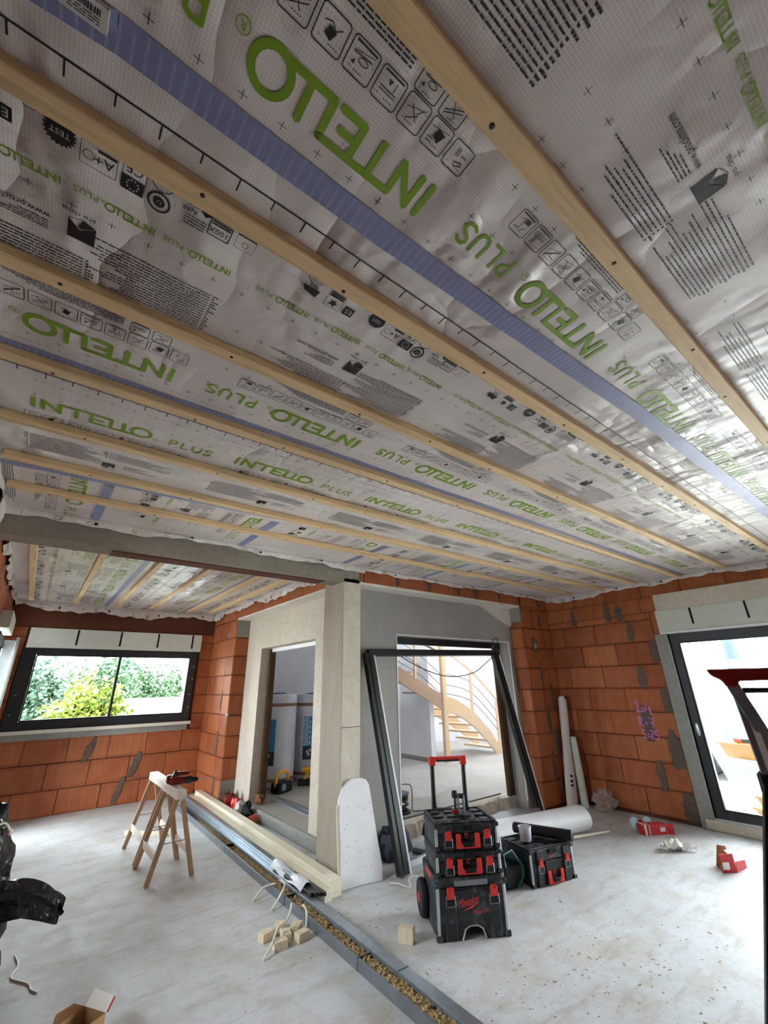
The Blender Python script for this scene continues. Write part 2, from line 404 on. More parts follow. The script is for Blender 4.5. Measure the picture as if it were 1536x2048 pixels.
# ================================================================== structure
XL, XR, YN, YBK = -0.45, 6.5, -2.4, 8.4          # room faces: left wall, right wall, behind camera, window wall
ZC = 2.875                                        # ceiling membrane
FACE = {'-X': -PI/2, '-Y': 0.0, '+X': PI/2, '+Y': PI}
_bm = {}
def brick_mesh(L, h):
    k = (round(L, 2), round(h, 2))
    if k not in _bm:
        g = 0.004
        _bm[k] = MB().box(-k[0]/2+g, k[0]/2-g, 0, 0.05, -k[1]/2+g, k[1]/2-g).mesh('brick', M['brick'], bevel=0.005)
    return _bm[k]
def bricks(parent, fixed, facing, a0, a1, z0, z1, off=(0.47, 0.72), zb=0.04, h=0.29, L=0.5):
    k = 0; z = zb
    while z < z1-0.02:
        lo, hi = max(z, z0), min(z+h, z1)
        if hi-lo > 0.04:
            o = off[k % 2]; n = math.floor((a0-o)/L)
            while o+n*L < a1-0.005:
                p, q = max(o+n*L, a0), min(o+(n+1)*L, a1)
                if q-p > 0.03:
                    c = (p+q)/2; pr = random.uniform(-0.002, 0.003)
                    if facing == '-X': loc = (fixed-0.004-pr, c, (lo+hi)/2)
                    elif facing == '+X': loc = (fixed+0.004+pr, c, (lo+hi)/2)
                    elif facing == '-Y': loc = (c, fixed-0.004-pr, (lo+hi)/2)
                    else: loc = (c, fixed+0.004+pr, (lo+hi)/2)
                    inst('brick', brick_mesh(q-p, hi-lo), parent, loc, (0, 0, FACE[facing]))
                n += 1
        z += h; k += 1
def smear(parent, fixed, facing, a, z, w=0.055, h=0.25, lean=0.0, mat='mortar', d=0.009):
    rnd = random.Random(int(a*1000+z*77))
    n = 7; Lp = []; Rp = []
    for i in range(n+1):
        t = i/n; ww = w*(0.35+0.65*math.sin(PI*min(1, 0.15+t*0.8)))*rnd.uniform(0.75, 1.2)/2
        zz = -h/2+h*t; cx = lean*t*h+rnd.uniform(-0.004, 0.004)
        Lp.append((cx-ww, zz)); Rp.append((cx+ww, zz))
    poly = Lp+Rp[::-1]
    vs = [(x, -d, zz) for x, zz in poly]+[(x*1.15, 0.0, zz*1.03) for x, zz in poly]; m = len(poly)
    fs = [tuple(range(m))]+[(i, m+i, m+(i+1) % m, (i+1) % m) for i in range(m)]
    loc = {'-X': (fixed-0.004, a, z), '+X': (fixed+0.004, a, z), '-Y': (a, fixed-0.004, z)}[facing]
    o = MB().add(vs, fs).build('mortar_smear', M[mat], parent, loc=loc, rot=(0, 0, FACE[facing]))
    return o

# floor (main room and nook) and hall slab
fl = MB().box(XL-0.3, XR+0.25, YN-0.2, 4.42, -0.2, 0)
fl.box(XL-0.3, 2.75, 4.42, YBK+0.25, -0.2, 0)
floor = struct('floor', fl, M['floor'], 'bare dusty concrete floor slab')

# ---- right wall with the sliding bay
wr = MB().box(XR+0.012, XR+0.2, 2.27, 4.17, 0, 2.9)
wr.box(XR+0.012, XR+0.2, -0.75, 2.27, 2.45, 2.9)
wr.box(XR+0.0, XR+0.2, YN, -0.75, 0, 2.9)
wall_right = struct('wall_right', wr, M['mortar_dark'], 'terracotta block wall with pink spray marks beside the glass bay')
bricks(wall_right, XR, '-X', 2.42, 3.95, 0.0, 2.45, off=(0.47, 0.72))
bricks(wall_right, XR, '-X', 2.31, 3.95, 2.45, 2.65, off=(0.52, 0.97), zb=2.45, h=0.2)
bricks(wall_right, XR, '-X', -0.75, 3.95, 2.65, 2.9, off=(0.47, 0.72), zb=2.65, h=0.25)
bricks(wall_right, XR, '-X', 2.31, 2.42, 2.15, 2.45, off=(0.31,), zb=2.15, h=0.3)
for a, z, w, h in [(3.52, 2.48, .07, .2), (2.98, 2.53, .08, .3), (2.82, 2.49, .1, .22), (2.72, 2.21, .08, .27), (2.47, 1.95, .09, .27), (2.7, 1.62, .1, .28),
                   (2.47, 1.35, .1, .3), (2.76, 1.07, .13, .42), (2.5, .79, .15, .42), (2.73, .48, .1, .33), (2.49, .17, .16, .3)]:
    smear(wall_right, XR, '-X', a, z, w, h)
MB().box(XR-0.015, XR+0.2, 2.27, 2.42, 0, 2.15).build('cement_jamb', M['cement'], wall_right, bevel=0.008)
lint = MB().box(XR-0.03, XR+0.2, -0.75, 2.32, 2.45, 2.66).build('concrete_lintel', M['lintel'], wall_right, bevel=0.006)
cof = MB().box(XR-0.02, XR+0.2, -0.75, 2.345, 2.17, 2.45).build('shutter_coffer', M['eps'], wall_right, bevel=0.005)
for k in range(5): MB().box(XR-0.0215, XR, 1.93-0.57*k-0.012, 1.93-0.57*k+0.012, 2.24, 2.44).build('slot', M['dark_gap'], cof)
MB().box(XR-0.03, XR+0.16, -0.75, 2.34, 2.145, 2.17).build('shutter_slot_strip', M['pvc'], wall_right)
MB().box(XR-0.05, XR+0.2, -0.75, 2.36, -0.0, 0.1).build('threshold', M['lintel'], wall_right, bevel=0.01)
# the pink figures: stroke polylines on the wall face (reading direction is -Y)
def wall_ink(parent, strokes, y0, z0, s, w, name):
    mb = MB()
    for st in strokes:
        P = [(XR-0.0125, y0-x*s, z0+y*s) for x, y in st]
        mb.tube(P, w, 6)
    for i, v in enumerate(mb.v): mb.v[i] = (XR-0.012+(v[0]-(XR-0.0125))*0.15, v[1], v[2])
    return mb.build(name, M['pink'], parent)
one = [[(0, .75), (.22, 1.05), (.25, 0)], [(0, 0), (.55, 0.03)]]
S0 = [(x, y) for x, y in [(.0, .0)]]
circ = lambda cx, cy, r, n=12, a0=0, a1=2*PI, ry=None: [(cx+r*math.cos(a0+(a1-a0)*i/n), cy+(ry or r)*math.sin(a0+(a1-a0)*i/n)) for i in range(n+1)]
sh = lambda st, dx, dy: [[(x+dx, y+dy) for x, y in p] for p in st]
strokes = sh(one, 0, 0)+[circ(.75, .2, .17)]+sh([[(0, .75), (-.02, .2), (.35, .15)], [(.3, .45), (.34, -.3)]], 1.0, 0.05)
strokes += sh([[(0, 0), (.02, .85)], [(.02, .85), (.25, .8), (.25, .5), (.03, .42), (.38, 0)]], .1, -1.3)
strokes += sh([[(0, .3), (.2, .3)], [(0, .12), (.2, .12)]], .62, -1.2)
strokes += sh([[(0, .8), (.45, .75), (.3, -.05)], [(.1, .4), (.45, .38)]], .95, -1.35)
strokes += sh([[(.4, .7), (.15, .75), (.05, .5), (.35, .25), (.3, .0), (.0, .05)]], .1, -2.3)
strokes += sh([[(0, .3), (.2, .3)], [(0, .1), (.22, .1)]], .6, -2.25)
strokes += sh([[(0, .65), (.18, .7), (.2, .45), (.0, 0), (.3, .0)]], .88, -2.3)
strokes += sh([[(.35, .7), (.05, .7), (.05, .4), (.35, .35), (.33, .05), (0, .0)]], 1.22, -2.35)
g = wall_ink(wall_right, strokes, 2.87, 1.2, 0.135, 0.011, 'pink_spray_figures'); g['label'] = 'pink sprayed figures'

# ---- stub of brick at the corner, band of brick over the old facade
stub = struct('wall_corner_stub', MB().box(5.762, XR+0.2, 3.962, 4.17, 0, 2.9), M['mortar_dark'], 'narrow terracotta block pier in the corner by the grey facade')
bricks(stub, 3.95, '-Y', 5.75, XR, 0.0, 2.69, off=(5.55, 5.8))
bricks(stub, 5.75, '-X', 3.952, 4.17, 0.0, 2.45, off=(3.6, 3.7))
MB().box(5.746, 5.77, 3.95, 4.17, 2.45, 2.69).build('cement_patch', M['cement'], stub)
for a, z, w, h in [(6.23, 2.5, .06, .2), (6.01, 2.12, .12, .22), (6.08, 1.66, .05, .3), (6.1, 1.07, .07, .36), (6.26, 1.36, .07, .36), (6.22, .8, .09, .36), (6.05, .5, .05, .4), (6.2, .25, .05, .25)]:
    smear(stub, 3.95, '-Y', a, z, w, h)
MB().blob((6.02, 3.945, 2.1), (.05, .012, .06), 12, 8, .3, 2, 3).build('cement_dab', M['cement'], stub, smooth=True)
band = struct('trim_1', MB().box(2.74, XR, 3.962, 4.17, 2.70, 2.9), M['mortar_dark'], 'band of terracotta lintel blocks above the grey facade')
bricks(band, 3.95, '-Y', 2.74, XR, 2.69, 2.9, off=(0.3, 0.3), zb=2.69, h=0.22, L=0.5)
for a in (3.3, 3.84, 4.39, 4.73, 5.27, 5.76, 6.26): smear(band, 3.95, '-Y', a, 2.79, .05, .16)
MB().box(2.74, 5.75, 3.95, 4.17, 2.665, 2.695).build('lintel_soffit', M['white_trim'], band)
MB().prism([(5.05, 2.665), (5.76, 2.665), (5.76, 2.40), (5.70, 2.40)], 0, .035, Matrix(((1, 0, 0, 0), (0, 0, -1, 4.168), (0, 1, 0, 0), (0, 0, 0, 1)))).build('foam_wedge', M['white_trim'], band)

# ---- brick pier at the end of the nook, band of brick over the plaster facade
pier = struct('wall_nook_pier', MB().box(2.532, 2.74, 7.212, YBK, 0, 2.9), M['mortar_dark'], 'terracotta block pier between the nook window and the beige facade')
bricks(pier, 2.52, '-X', 7.2, YBK, 0, 2.66, off=(7.04, 7.54), L=0.5)
bricks(pier, 7.2, '-Y', 2.522, 2.74, 0.33, 2.37, off=(2.3, 2.4))
MB().box(2.53, 2.74, 7.196, 7.22, 2.37, 2.66).build('cement_patch', M['cement'], pier)
MB().box(2.53, 2.74, 7.196, 7.22, 0.0, 0.33).build('cement_patch', M['cement'], pier)
for a, z, w, h in [(7.54, 1.4, .06, .3), (7.54, .8, .07, .32), (7.47, .2, .08, .3)]: smear(pier, 2.52, '-X', a, z, w, h)
for y, z in ((7.5, 2.42), (7.21, 1.22)): MB().blob((2.517, y, z), (.014, .05, .05), 10, 8, .3, 2, y).build('cement_dab', M['cement'], pier, smooth=True)
band2 = struct('trim_2', MB().box(2.532, 2.74, 4.34, YBK, 2.67, 2.9), M['mortar_dark'], 'band of terracotta lintel blocks above the beige facade')
bricks(band2, 2.52, '-X', 4.34, YBK, 2.66, 2.9, off=(.1, .1), zb=2.66, h=.24, L=.6)
MB().box(2.52, 2.74, 4.34, 7.2, 2.64, 2.665).build('lintel_soffit', M['white_trim'], band2)

# ---- beam and pillar
beam = MB().box(XL, 2.74, 3.95, 4.18, 2.665, 2.92)
beam = struct('trim_3', beam, M['concrete'], 'grey concrete beam carried by the pillar', bevel=0.006)
MB().box(0.3, 2.3, 4.0, 4.16, 2.655, 2.668).build('soffit_board', M['mortar_dark'], beam)
pil = struct('pillar', MB().box(2.52, 2.74, 3.95, 4.36, 0, 2.72), M['pillar'], 'square concrete pillar at the corner of the old facades', bevel=0.008)
MB().box(2.527, 2.742, 3.935, 3.951, 0.02, 2.67).build('cement_facing', M['lintel'], pil, bevel=0.003)
MB().box(2.526, 2.743, 3.9335, 3.952, 1.208, 1.213).build('facing_joint', M['dark_gap'], pil)

# ---- window wall of the nook
ww = MB().box(XL-0.2, 2.74, YBK+0.012, YBK+0.2, 0, 1.0)
ww.box(XL-0.2, -0.19, YBK+0.012, YBK+0.2, 1.0, 2.9); ww.box(2.27, 2.74, YBK+0.012, YBK+0.2, 1.0, 2.9); ww.box(-0.19, 2.27, YBK+0.012, YBK+0.2, 2.2, 2.9)
wall_back = struct('wall_back', ww, M['mortar_dark'], 'terracotta block wall under and around the wide window')
bricks(wall_back, YBK, '-Y', XL, 2.52, 0, 0.965, off=(0.13, -0.07), zb=-0.02, h=0.33, L=0.52)
bricks(wall_back, YBK, '-Y', XL, -0.19, 0.965, 2.5, off=(-0.45, -0.6)); bricks(wall_back, YBK, '-Y', 2.3, 2.52, 0.965, 2.5, off=(2.1, 2.2))
for a, z in ((0.88, .79), (1.53, .52), (1.36, .2)): smear(wall_back, YBK, '-Y', a, z, .1, .33, lean=.25)
MB().box(XL, 2.52, YBK-0.03, YBK+0.2, 2.5, 2.9).build('lintel', M['mortar_dark'], wall_back, bevel=0.006)
MB().box(-0.16, 2.27, YBK-0.016, YBK+0.1, 0.955, 1.045).build('cement_bed', M['cement'], wall_back, bevel=0.01)
cof2 = MB().box(-0.16, 2.31, YBK-0.05, YBK+0.2, 2.2, 2.49).build('shutter_coffer', M['eps'], wall_back, bevel=0.006)
for x in (0.44, 1.03, 1.59, 2.15): MB().box(x-.014, x+.014, YBK-0.0515, YBK, 2.25, 2.48).build('slot', M['dark_gap'], cof2)

def window(name, label, x0, x1, z0, z1, gx0, gx1, gz0, gz1, mull, M4, gl='glass'):
    """frame ring, mullion, panes; local x along the wall, y outwards, z up"""
    w = bpy.data.objects.new(name, None); COL.objects.link(w); w.matrix_world = M4; tag(w, label, kind='structure')
    fr = MB().box(x0, gx0, 0, .07, z0, z1).box(gx1, x1, 0, .07, z0, z1).box(gx0, gx1, 0, .07, z0, gz0).box(gx0, gx1, 0, .07, gz1, z1)
    fr.build('window_frame', M['alu'], w, bevel=0.004)
    cuts = [gx0]+[m for m in mull]+[gx1]
    for m in mull: MB().box(m-.018, m+.018, -.004, .06, gz0, gz1).build('mullion', M['alu'], w, bevel=.003)
    for a, b in zip(cuts, cuts[1:]):
        ins = .018
        sash = MB()
        sash.box(a+.001, a+ins, .012, .06, gz0, gz1).box(b-ins, b-.001, .012, .06, gz0, gz1).box(a+ins, b-ins, .012, .06, gz0, gz0+ins).box(a+ins, b-ins, .012, .06, gz1-ins, gz1)
        s = sash.build('sash', M['alu_black'], w)
        MB().box(a+ins, b-ins, .03, .036, gz0+ins, gz1-ins).build('pane', M[gl], s)
    return w
w1 = window('window_1', 'wide two pane window with dark frame over the nook wall', -0.19, 2.27, 1.09, 2.2, -0.01, 2.165, 1.205, 2.105, [1.08], Matrix.Translation((0, YBK-0.035, 0)), 'glass_tint')
MB().box(-0.18, 2.29, -0.075, .2, 1.045, 1.09).build('window_sill', M['white_trim'], w1, bevel=.004)
for x, z in ((2.235, 1.95), (2.235, 1.75), (2.22, 1.5), (2.225, 1.3), (-.12, 1.55), (-.13, 1.3)): MB().box(x-.012, x+.012, -.03, .0, z-.006, z+.006).build('fixing_lug', M['alu_light'], w1)

# right sliding bay: world Y runs leftwards, so local x = 2.27 - Y
Mr = Matrix(((0, 1, 0, XR+0.045), (-1, 0, 0, 2.27), (0, 0, 1, 0), (0, 0, 0, 1)))
d1 = window('door_1', 'tall glazed sliding bay with black frame in the right wall', 0, 3.0, 0.1, 2.145, .09, 2.91, .19, 2.04, [1.5], Mr)
MB().lathe([(.0, 0), (.028, 0), (.03, .012), (.022, .016), (0, .016)], 16, Matrix.Translation((.055, -.0, 1.02)) @ Matrix.Rotation(PI/2, 4, 'X') @ Matrix.Diagonal((.8, 2.4, 1, 1))).build('door_pull', M['alu_light'], d1, smooth=True)
MB().box(-.01, 3.0, -.05, .06, .1, .118).build('bottom_track', M['alu_light'], d1)

# ---- left wall with the nook bay
wl = MB().box(XL-0.2, XL-0.012, YN, 2.8, 0, 2.9).box(XL-0.2, XL-0.012, 2.8, 3.65, 0, .9).box(XL-0.2, XL-0.012, 2.8, 3.65, 2.1, 2.9).box(XL-0.2, XL-0.012, 3.65, 6.75, 0, 2.9).box(XL-0.2, XL-0.012, 6.75, 7.95, 2.5, 2.9).box(XL-0.2, XL-0.012, 7.95, YBK+.2, 0, 2.9)
wall_left = struct('wall_left', wl, M['mortar_dark'], 'terracotta block wall on the near side of the nook')
bricks(wall_left, XL, '+X', 3.65, 6.75, 0, 2.9); bricks(wall_left, XL, '+X', 2.8, 3.65, 2.1, 2.9, zb=2.1, h=.26); bricks(wall_left, XL, '+X', 6.75, 7.95, 2.5, 2.9, zb=2.5, h=.2); bricks(wall_left, XL, '+X', 7.95, YBK, 0, 2.9)
bricks(wall_left, XL, '+X', 2.8, 3.65, 0, .9)
MB().box(XL-.1, XL+.12, 6.75, 7.75, 2.3, 2.5).build('shutter_coffer', M['eps'], wall_left, bevel=.006)
Ml = Matrix(((0, -1, 0, XL+.06), (1, 0, 0, 6.75), (0, 0, 1, 0), (0, 0, 0, 1)))
w2 = window('window_2', 'dark framed side bay of the nook at the picture edge', 0, 1.2, .05, 2.26, .1, 1.05, .15, 2.15, [], Ml)
window('added_window', 'unseen dark framed window added to the left wall for daylight', 0, .85, .9, 2.1, .07, .78, .97, 2.03, [], Matrix(((0, -1, 0, XL-.05), (1, 0, 0, 2.8), (0, 0, 1, 0), (0, 0, 0, 1))))  # window added out of view to throw more daylight on the floor
MB().box(.97, 1.15, -.14, 0, .1, 2.24).build('side_rail', M['alu_light'], w2, bevel=.004)
MB().box(.6, .97, -.165, -.135, .8, 2.25).build('grey_cover_board', M['cement'], w2, bevel=.004)

# ---- wall behind the camera
struct('wall_front', MB().box(XL-.2, XR+.2, YN-.2, YN, 0, 2.9), M['brick'], 'block wall behind the viewer')

# ---- old facades
def slab_with_opening(mb, a0, a1, z1, o0, o1, oz0, oz1, t0, t1, axis):
    def b(p, q, r, s):
        if axis == 'X': mb.box(t0, t1, p, q, r, s)
        else: mb.box(p, q, t0, t1, r, s)
    b(a0, o0, 0, z1); b(o1, a1, 0, z1); b(o0, o1, oz1, z1)
    return mb
wp = struct('wall_inner_left', slab_with_opening(MB(), 4.36, 7.22, 2.66, 4.92, 6.62, .1, 2.15, 2.74, 2.97, 'X'), M['plaster'], 'beige rendered old facade with a doorway to the insulation rolls')
MB().box(2.88, 2.97, 6.58, 6.622, .12, 2.15).build('raw_jamb_strip', M['raw_wood'], wp, bevel=.006)
MB().box(2.9, 2.97, 4.92, 6.62, 2.10, 2.155).build('white_head_strip', M['pvc'], wp)
wg = struct('wall_inner_back', slab_with_opening(MB(), 2.743, 5.76, 2.69, 3.45, 5.67, .1, 2.16, 4.171, 4.4, 'Y'), M['grey_wall'], 'grey rendered old facade with a wide opening to the stair hall')
MB().box(5.55, 5.672, 4.36, 4.42, .14, 2.16).build('raw_jamb_strip', M['raw_wood'], wg, bevel=.008)
MB().box(3.45, 5.67, 4.34, 4.4, 2.075, 2.162).build('black_head_rail', M['alu_black'], wg, bevel=.004)
MB().box(3.436, 3.452, 4.166, 4.4, .1, 2.17).build('white_corner_bead', M['pvc'], wg)
MB().box(3.436, 5.67, 4.166, 4.18, 2.157, 2.172).build('white_corner_bead', M['pvc'], wg)
MB().box(5.664, 5.68, 4.166, 4.18, .1, 2.17).build('white_corner_bead', M['pvc'], wg)

# hall behind: raised slab, walls, ceiling
hs = MB().box(2.70, 10.2, 4.5, 9.3, -.2, .12)
hall_floor = struct('floor_hall', hs, M['hall_floor'], 'raised concrete floor of the stair hall')
MB().box(2.685, 2.76, 4.45, 7.1, 0.0, .124).build('step_edge', M['cement'], hall_floor, bevel=.01)
sl = MB()
n = 40
def stepf(u, v):
    x = 3.42+2.3*u; j = .012*math.sin(u*61)+.016*math.sin(u*23+1)+.01*math.sin(u*133)
    prof = [(4.52, .142), (4.47+j*.3, .142), (4.425+j, .12), (4.405+j, .06+.02*math.sin(u*47)), (4.39+j, -.01)]
    k = v*4; i = min(3, int(k)); f = k-i
    return (x, prof[i][0]*(1-f)+prof[i+1][0]*f, prof[i][1]*(1-f)+prof[i+1][1]*f)
sl.grid(stepf, 80, 4).build('broken_step_edge', M['lintel'], hall_floor, smooth=True)
MB().box(3.46, 5.6, 4.56, 4.575, .12, .146).build('threshold_track', M['alu'], hall_floor)
MB().box(3.05, 3.10, 4.95, 6.6, .12, .132).build('threshold_track', M['galv'], hall_floor)
MB().box(3.155, 3.18, 4.9, 6.6, .12, .14).build('threshold_track', M['galv_dark'], hall_floor)
struct('wall_hall_back', MB().box(2.97, 6.75, 8.1, 8.25, .1, 2.6).box(6.6, 10.2, 9.3, 9.45, .1, 5.2), M['white_wall'], 'white wall at the back of the hall')
hp = struct('wall_hall_partition', MB().box(6.75, 6.87, 7.15, 9.3, .1, 5.2), M['white_wall'], 'white partition behind the staircase post')
MB().box(6.735, 6.75, 7.15, 9.3, .12, .2).build('skirting', M['skirt'], hp)
struct('wall_hall_side', MB().box(2.74, 2.97, 7.22, 8.25, 0, 2.6).box(10.2, 10.35, 4.4, 9.3, .1, 5.2), M['white_wall'], 'white side walls of the hall')
struct('wall_hall_front', MB().box(6.7, 10.35, 4.2, 4.4, .1, 5.2).box(5.76, 6.7, 4.18, 4.4, 0, 2.7), M['white_wall'], 'white wall of the hall next to the bay')
struct('ceiling_hall', MB().box(2.74, 6.0, 4.17, 9.3, 2.7, 2.8).box(6.0, 6.1, 4.17, 9.3, 2.8, 5.2).box(2.9, 6.1, 9.2, 9.3, 2.6, 5.2), M['white_wall'], 'white hall ceiling around the open stairwell')
struct('ceiling_stairwell', MB().box(6.0, 10.35, 4.17, 5.9, 5.2, 5.3).box(6.0, 10.35, 7.9, 9.45, 5.2, 5.3).box(6.0, 7.7, 5.9, 7.9, 5.2, 5.3).box(9.0, 10.35, 5.9, 7.9, 5.2, 5.3), M['white_wall'], 'white stairwell ceiling with an unseen opening added for daylight')
portal((8.35, 6.9, 5.25), (0, 0, 0), 1.3, 2.0)  # roof opening added out of view to light the stair hall
# ================================================================== ceiling: membrane rolls, print, tape, battens
BAT = [-0.29, 0.285, 0.88, 1.425, 1.945, 2.48, 2.955, 3.42]
from mathutils import noise as mnoise
def memz(x, y):
    """height of the sheet: it bulges a little between the battens"""
    lo = max([b for b in BAT if b <= y], default=-0.9); hi = min([b for b in BAT if b > y], default=4.1)
    t = (y-lo)/(hi-lo)
    if y > 4.18: return ZC-0.004
    return ZC-0.003-0.012*math.sin(PI*t)*(0.65+0.7*mnoise.noise(Vector((x*1.3, y*0.8, 3.0))))-0.004*math.sin(PI*t)*mnoise.noise(Vector((x*5, y*3, 9)))
_tx = {}
def text_poly(s):
    """flat outline text as (verts, faces); cap height about 0.73, left aligned at 0"""
    if s not in _tx:
        cu = bpy.data.curves.new('t', 'FONT'); cu.body = s; cu.size = 1.0; cu.resolution_u = 2; cu.fill_mode = 'FRONT'
        o = bpy.data.objects.new('t', cu); COL.objects.link(o)
        dg = bpy.context.evaluated_depsgraph_get(); e = o.evaluated_get(dg); me = e.to_mesh()
        _tx[s] = ([(v.co.x, v.co.y) for v in me.vertices], [tuple(p.vertices) for p in me.polygons])
        e.to_mesh_clear(); bpy.data.objects.remove(o); bpy.data.curves.remove(cu)
    return _tx[s]
class Art:
    """flat polygons in (u, v); ink classes g(reen) and k (black)"""
    def __init__(s): s.p = {'g': [], 'k': [], 'w': []}
    def poly(s, pts, ink='k'): s.p[ink].append(list(pts))
    def rect(s, u0, u1, v0, v1, ink='k'): s.poly([(u0, v0), (u1, v0), (u1, v1), (u0, v1)], ink)
    def stroke(s, pts, w, ink='k', closed=False, rnd=True, maxl=0.04):
        P = list(pts)+([pts[0]] if closed else [])
        for (a, b), (c, d) in zip(P, P[1:]):
            L = math.hypot(c-a, d-b)
            if L < 1e-6: continue
            nx, ny = -(d-b)/L*w/2, (c-a)/L*w/2; n = max(1, int(L/maxl))
            for i in range(n):
                t0, t1 = i/n, (i+1)/n
                p, q = (a+(c-a)*t0, b+(d-b)*t0), (a+(c-a)*t1, b+(d-b)*t1)
                s.poly([(p[0]+nx, p[1]+ny), (p[0]-nx, p[1]-ny), (q[0]-nx, q[1]-ny), (q[0]+nx, q[1]+ny)], ink)
        if rnd:
            for a, b in P: s.disc(a, b, w/2, ink, 8)
    def disc(s, u, v, r, ink='k', n=12): s.poly([(u+r*math.cos(2*PI*i/n), v+r*math.sin(2*PI*i/n)) for i in range(n)], ink)
    def ring(s, u, v, r, w, ink='k', n=16): s.stroke([(u+r*math.cos(2*PI*i/n), v+r*math.sin(2*PI*i/n)) for i in range(n)], w, ink, True, False)
    def text(s, st, u, v, size, ink='k', center=False, sx=1.0):
        vs, fs = text_poly(st)
        off = -max(x for x, _ in vs)/2*size*sx if center and vs else 0
        for f in fs: s.poly([(u+off+vs[i][0]*size*sx, v+vs[i][1]*size) for i in f], ink)
    def greek(s, u0, u1, v, h, rnd):
        u = u0
        while u < u1:
            w = rnd.uniform(.006, .022)
            s.rect(u, min(u+w, u1), v, v+h); u += w+rnd.uniform(.0018, .004)
    def cross(s, u, v, r=.011, w=.0016):
        s.rect(u-r, u+r, v-w/2, v+w/2); s.rect(u-w/2, u+w/2, v-r, v+r)
def intello(A, u, v, h, w, ink='g'):
    k = h/.1
    S = lambda pts: A.stroke([(u+a*k, v+b*k) for a, b in pts], w, ink, maxl=.03*k)
    c = .0085; t = .1-.0085
    S([(.005, c), (.005, t)]); S([(.042, c), (.042, t), (.107, c), (.107, t), (.32, t)]); S([(.175, c), (.175, t)])
    S([(.235, t), (.235, c), (.295, c)]); S([(.235, .05), (.282, .05)])
    S([(.32, t), (.32, c), (.44, c)]); S([(.378, c), (.378, t)])
    A.stroke([(u+(.46+.044*math.cos(i*PI/10))*k, v+(.05+.045*math.sin(i*PI/10))*k) for i in range(20)], w, ink, True)
    A.ring(u+.535*k, v+.018*k, .015*k, .0022*k, ink); A.text('R', u+.535*k, v+.009*k, .024*k, ink, True)
def plus_word(A, u, v, h, w, ink='g'):
    k = h/.07
    S = lambda pts: A.stroke([(u+a*k, v+b*k) for a, b in pts], w, ink, maxl=.03*k)
    S([(0, 0), (0, .068), (.022, .068), (.034, .06), (.036, .048), (.03, .036), (.018, .031), (0, .031)])
    S([(.066, .068), (.066, 0), (.1, 0)])
    S([(.125, .068), (.125, .022), (.132, .006), (.148, 0), (.164, .006), (.171, .022), (.171, .068)])
    S([(.236, .058), (.225, .067), (.208, .067), (.198, .056), (.203, .043), (.228, .029), (.236, .016), (.226, .003), (.207, 0), (.194, .01)])
def rrect(A, u, v, w, h, lw=.0024, r=.005):
    A.stroke([(u-w/2+r, v-h/2), (u+w/2-r, v-h/2), (u+w/2, v-h/2+r), (u+w/2, v+h/2-r), (u+w/2-r, v+h/2), (u-w/2+r, v+h/2), (u-w/2, v+h/2-r), (u-w/2, v-h/2+r)], lw, 'k', True, False)
def pictogram(A, i, u, v):
    """small drawings in the icon frames (sheet, stapler, overlap, arrows, hand, knife ...)"""
    S = lambda pts, w=.0021, **k: A.stroke([(u+a, v+b) for a, b in pts], w, 'k', rnd=False, **k)
    h = (i*7) % 5
    if h % 2: A.rect(u-.026, u+.026, v-.0265, v-.023)
    for q in range(4): S([(-.024+.006*q+.004*h, .021), (-.021+.006*q+.004*h, .021)], .0022)
    if h > 1: S([(-.024, -.02), (.024, -.02+.004*h)], .0014)
    if i == 0: S([(-.02, .012), (.0, .02), (.004, .012), (-.016, .004)], closed=True); S([(.005, -.02), (.005, .0)]); S([(.012, -.02), (.012, .0)]); S([(-.02, -.008), (-.004, -.008)])
    if i == 1: A.poly([(u-.018, v-.012), (u+.004, v-.016), (u+.01, v+.004), (u-.008, v+.012)]); S([(.006, .01), (.022, .01)]); S([(.006, .018), (.022, .018)])
    if i == 2: S([(-.018, -.018), (-.006, -.004), (-.01, .0), (.016, .018)]); S([(-.012, .012), (.014, -.014)])
    if i == 3: S([(-.022, .004), (.022, .004)]); S([(-.022, .01), (.022, .01)]); A.poly([(u-.003, v-.016), (u+.009, v-.016), (u+.003, v-.004)]); S([(-.012, -.018), (-.012, .0)])
    if i == 4: S([(-.014+.012*math.cos(t*.6)+.01, .006*math.sin(t*.6)) for t in range(11)]); S([(-.022, -.01), (.022, -.006)]); A.poly([(u+.012, v+.014), (u+.022, v+.012), (u+.014, v+.004)])
    if i == 5: A.poly([(u-.004, v+.016), (u+.012, v+.01), (u+.004, v-.008), (u-.012, v-.002)]); S([(-.02, -.014), (-.008, -.004), (.004, -.014), (.02, -.008)])
    if i == 6: S([(-.022, -.012), (.022, .012)]); S([(-.022, -.004), (.02, .018)]); S([(-.01, .016), (.012, -.016)])
    if i == 7: S([(-.022, -.016), (.022, .016)], .004); S([(-.02, .012), (.0, .012), (.0, -.002)])
    if i == 8:
        for k in range(6): S([(-.02+.008*k, -.016), (-.016+.008*k, -.004)])
        S([(-.022, -.002), (.022, -.002)]); S([(.004, .0), (.01, .02)]); S([(.012, .0), (.014, .02)])
    if i == 9: A.rect(u-.02, u-.002, v-.016, v-.004); S([(.004, -.016), (.004, .016), (.02, .016)]); S([(-.018, .006), (-.004, .018)])
    A.text(str((i+1) % 10), u+.018, v+.016, .009)
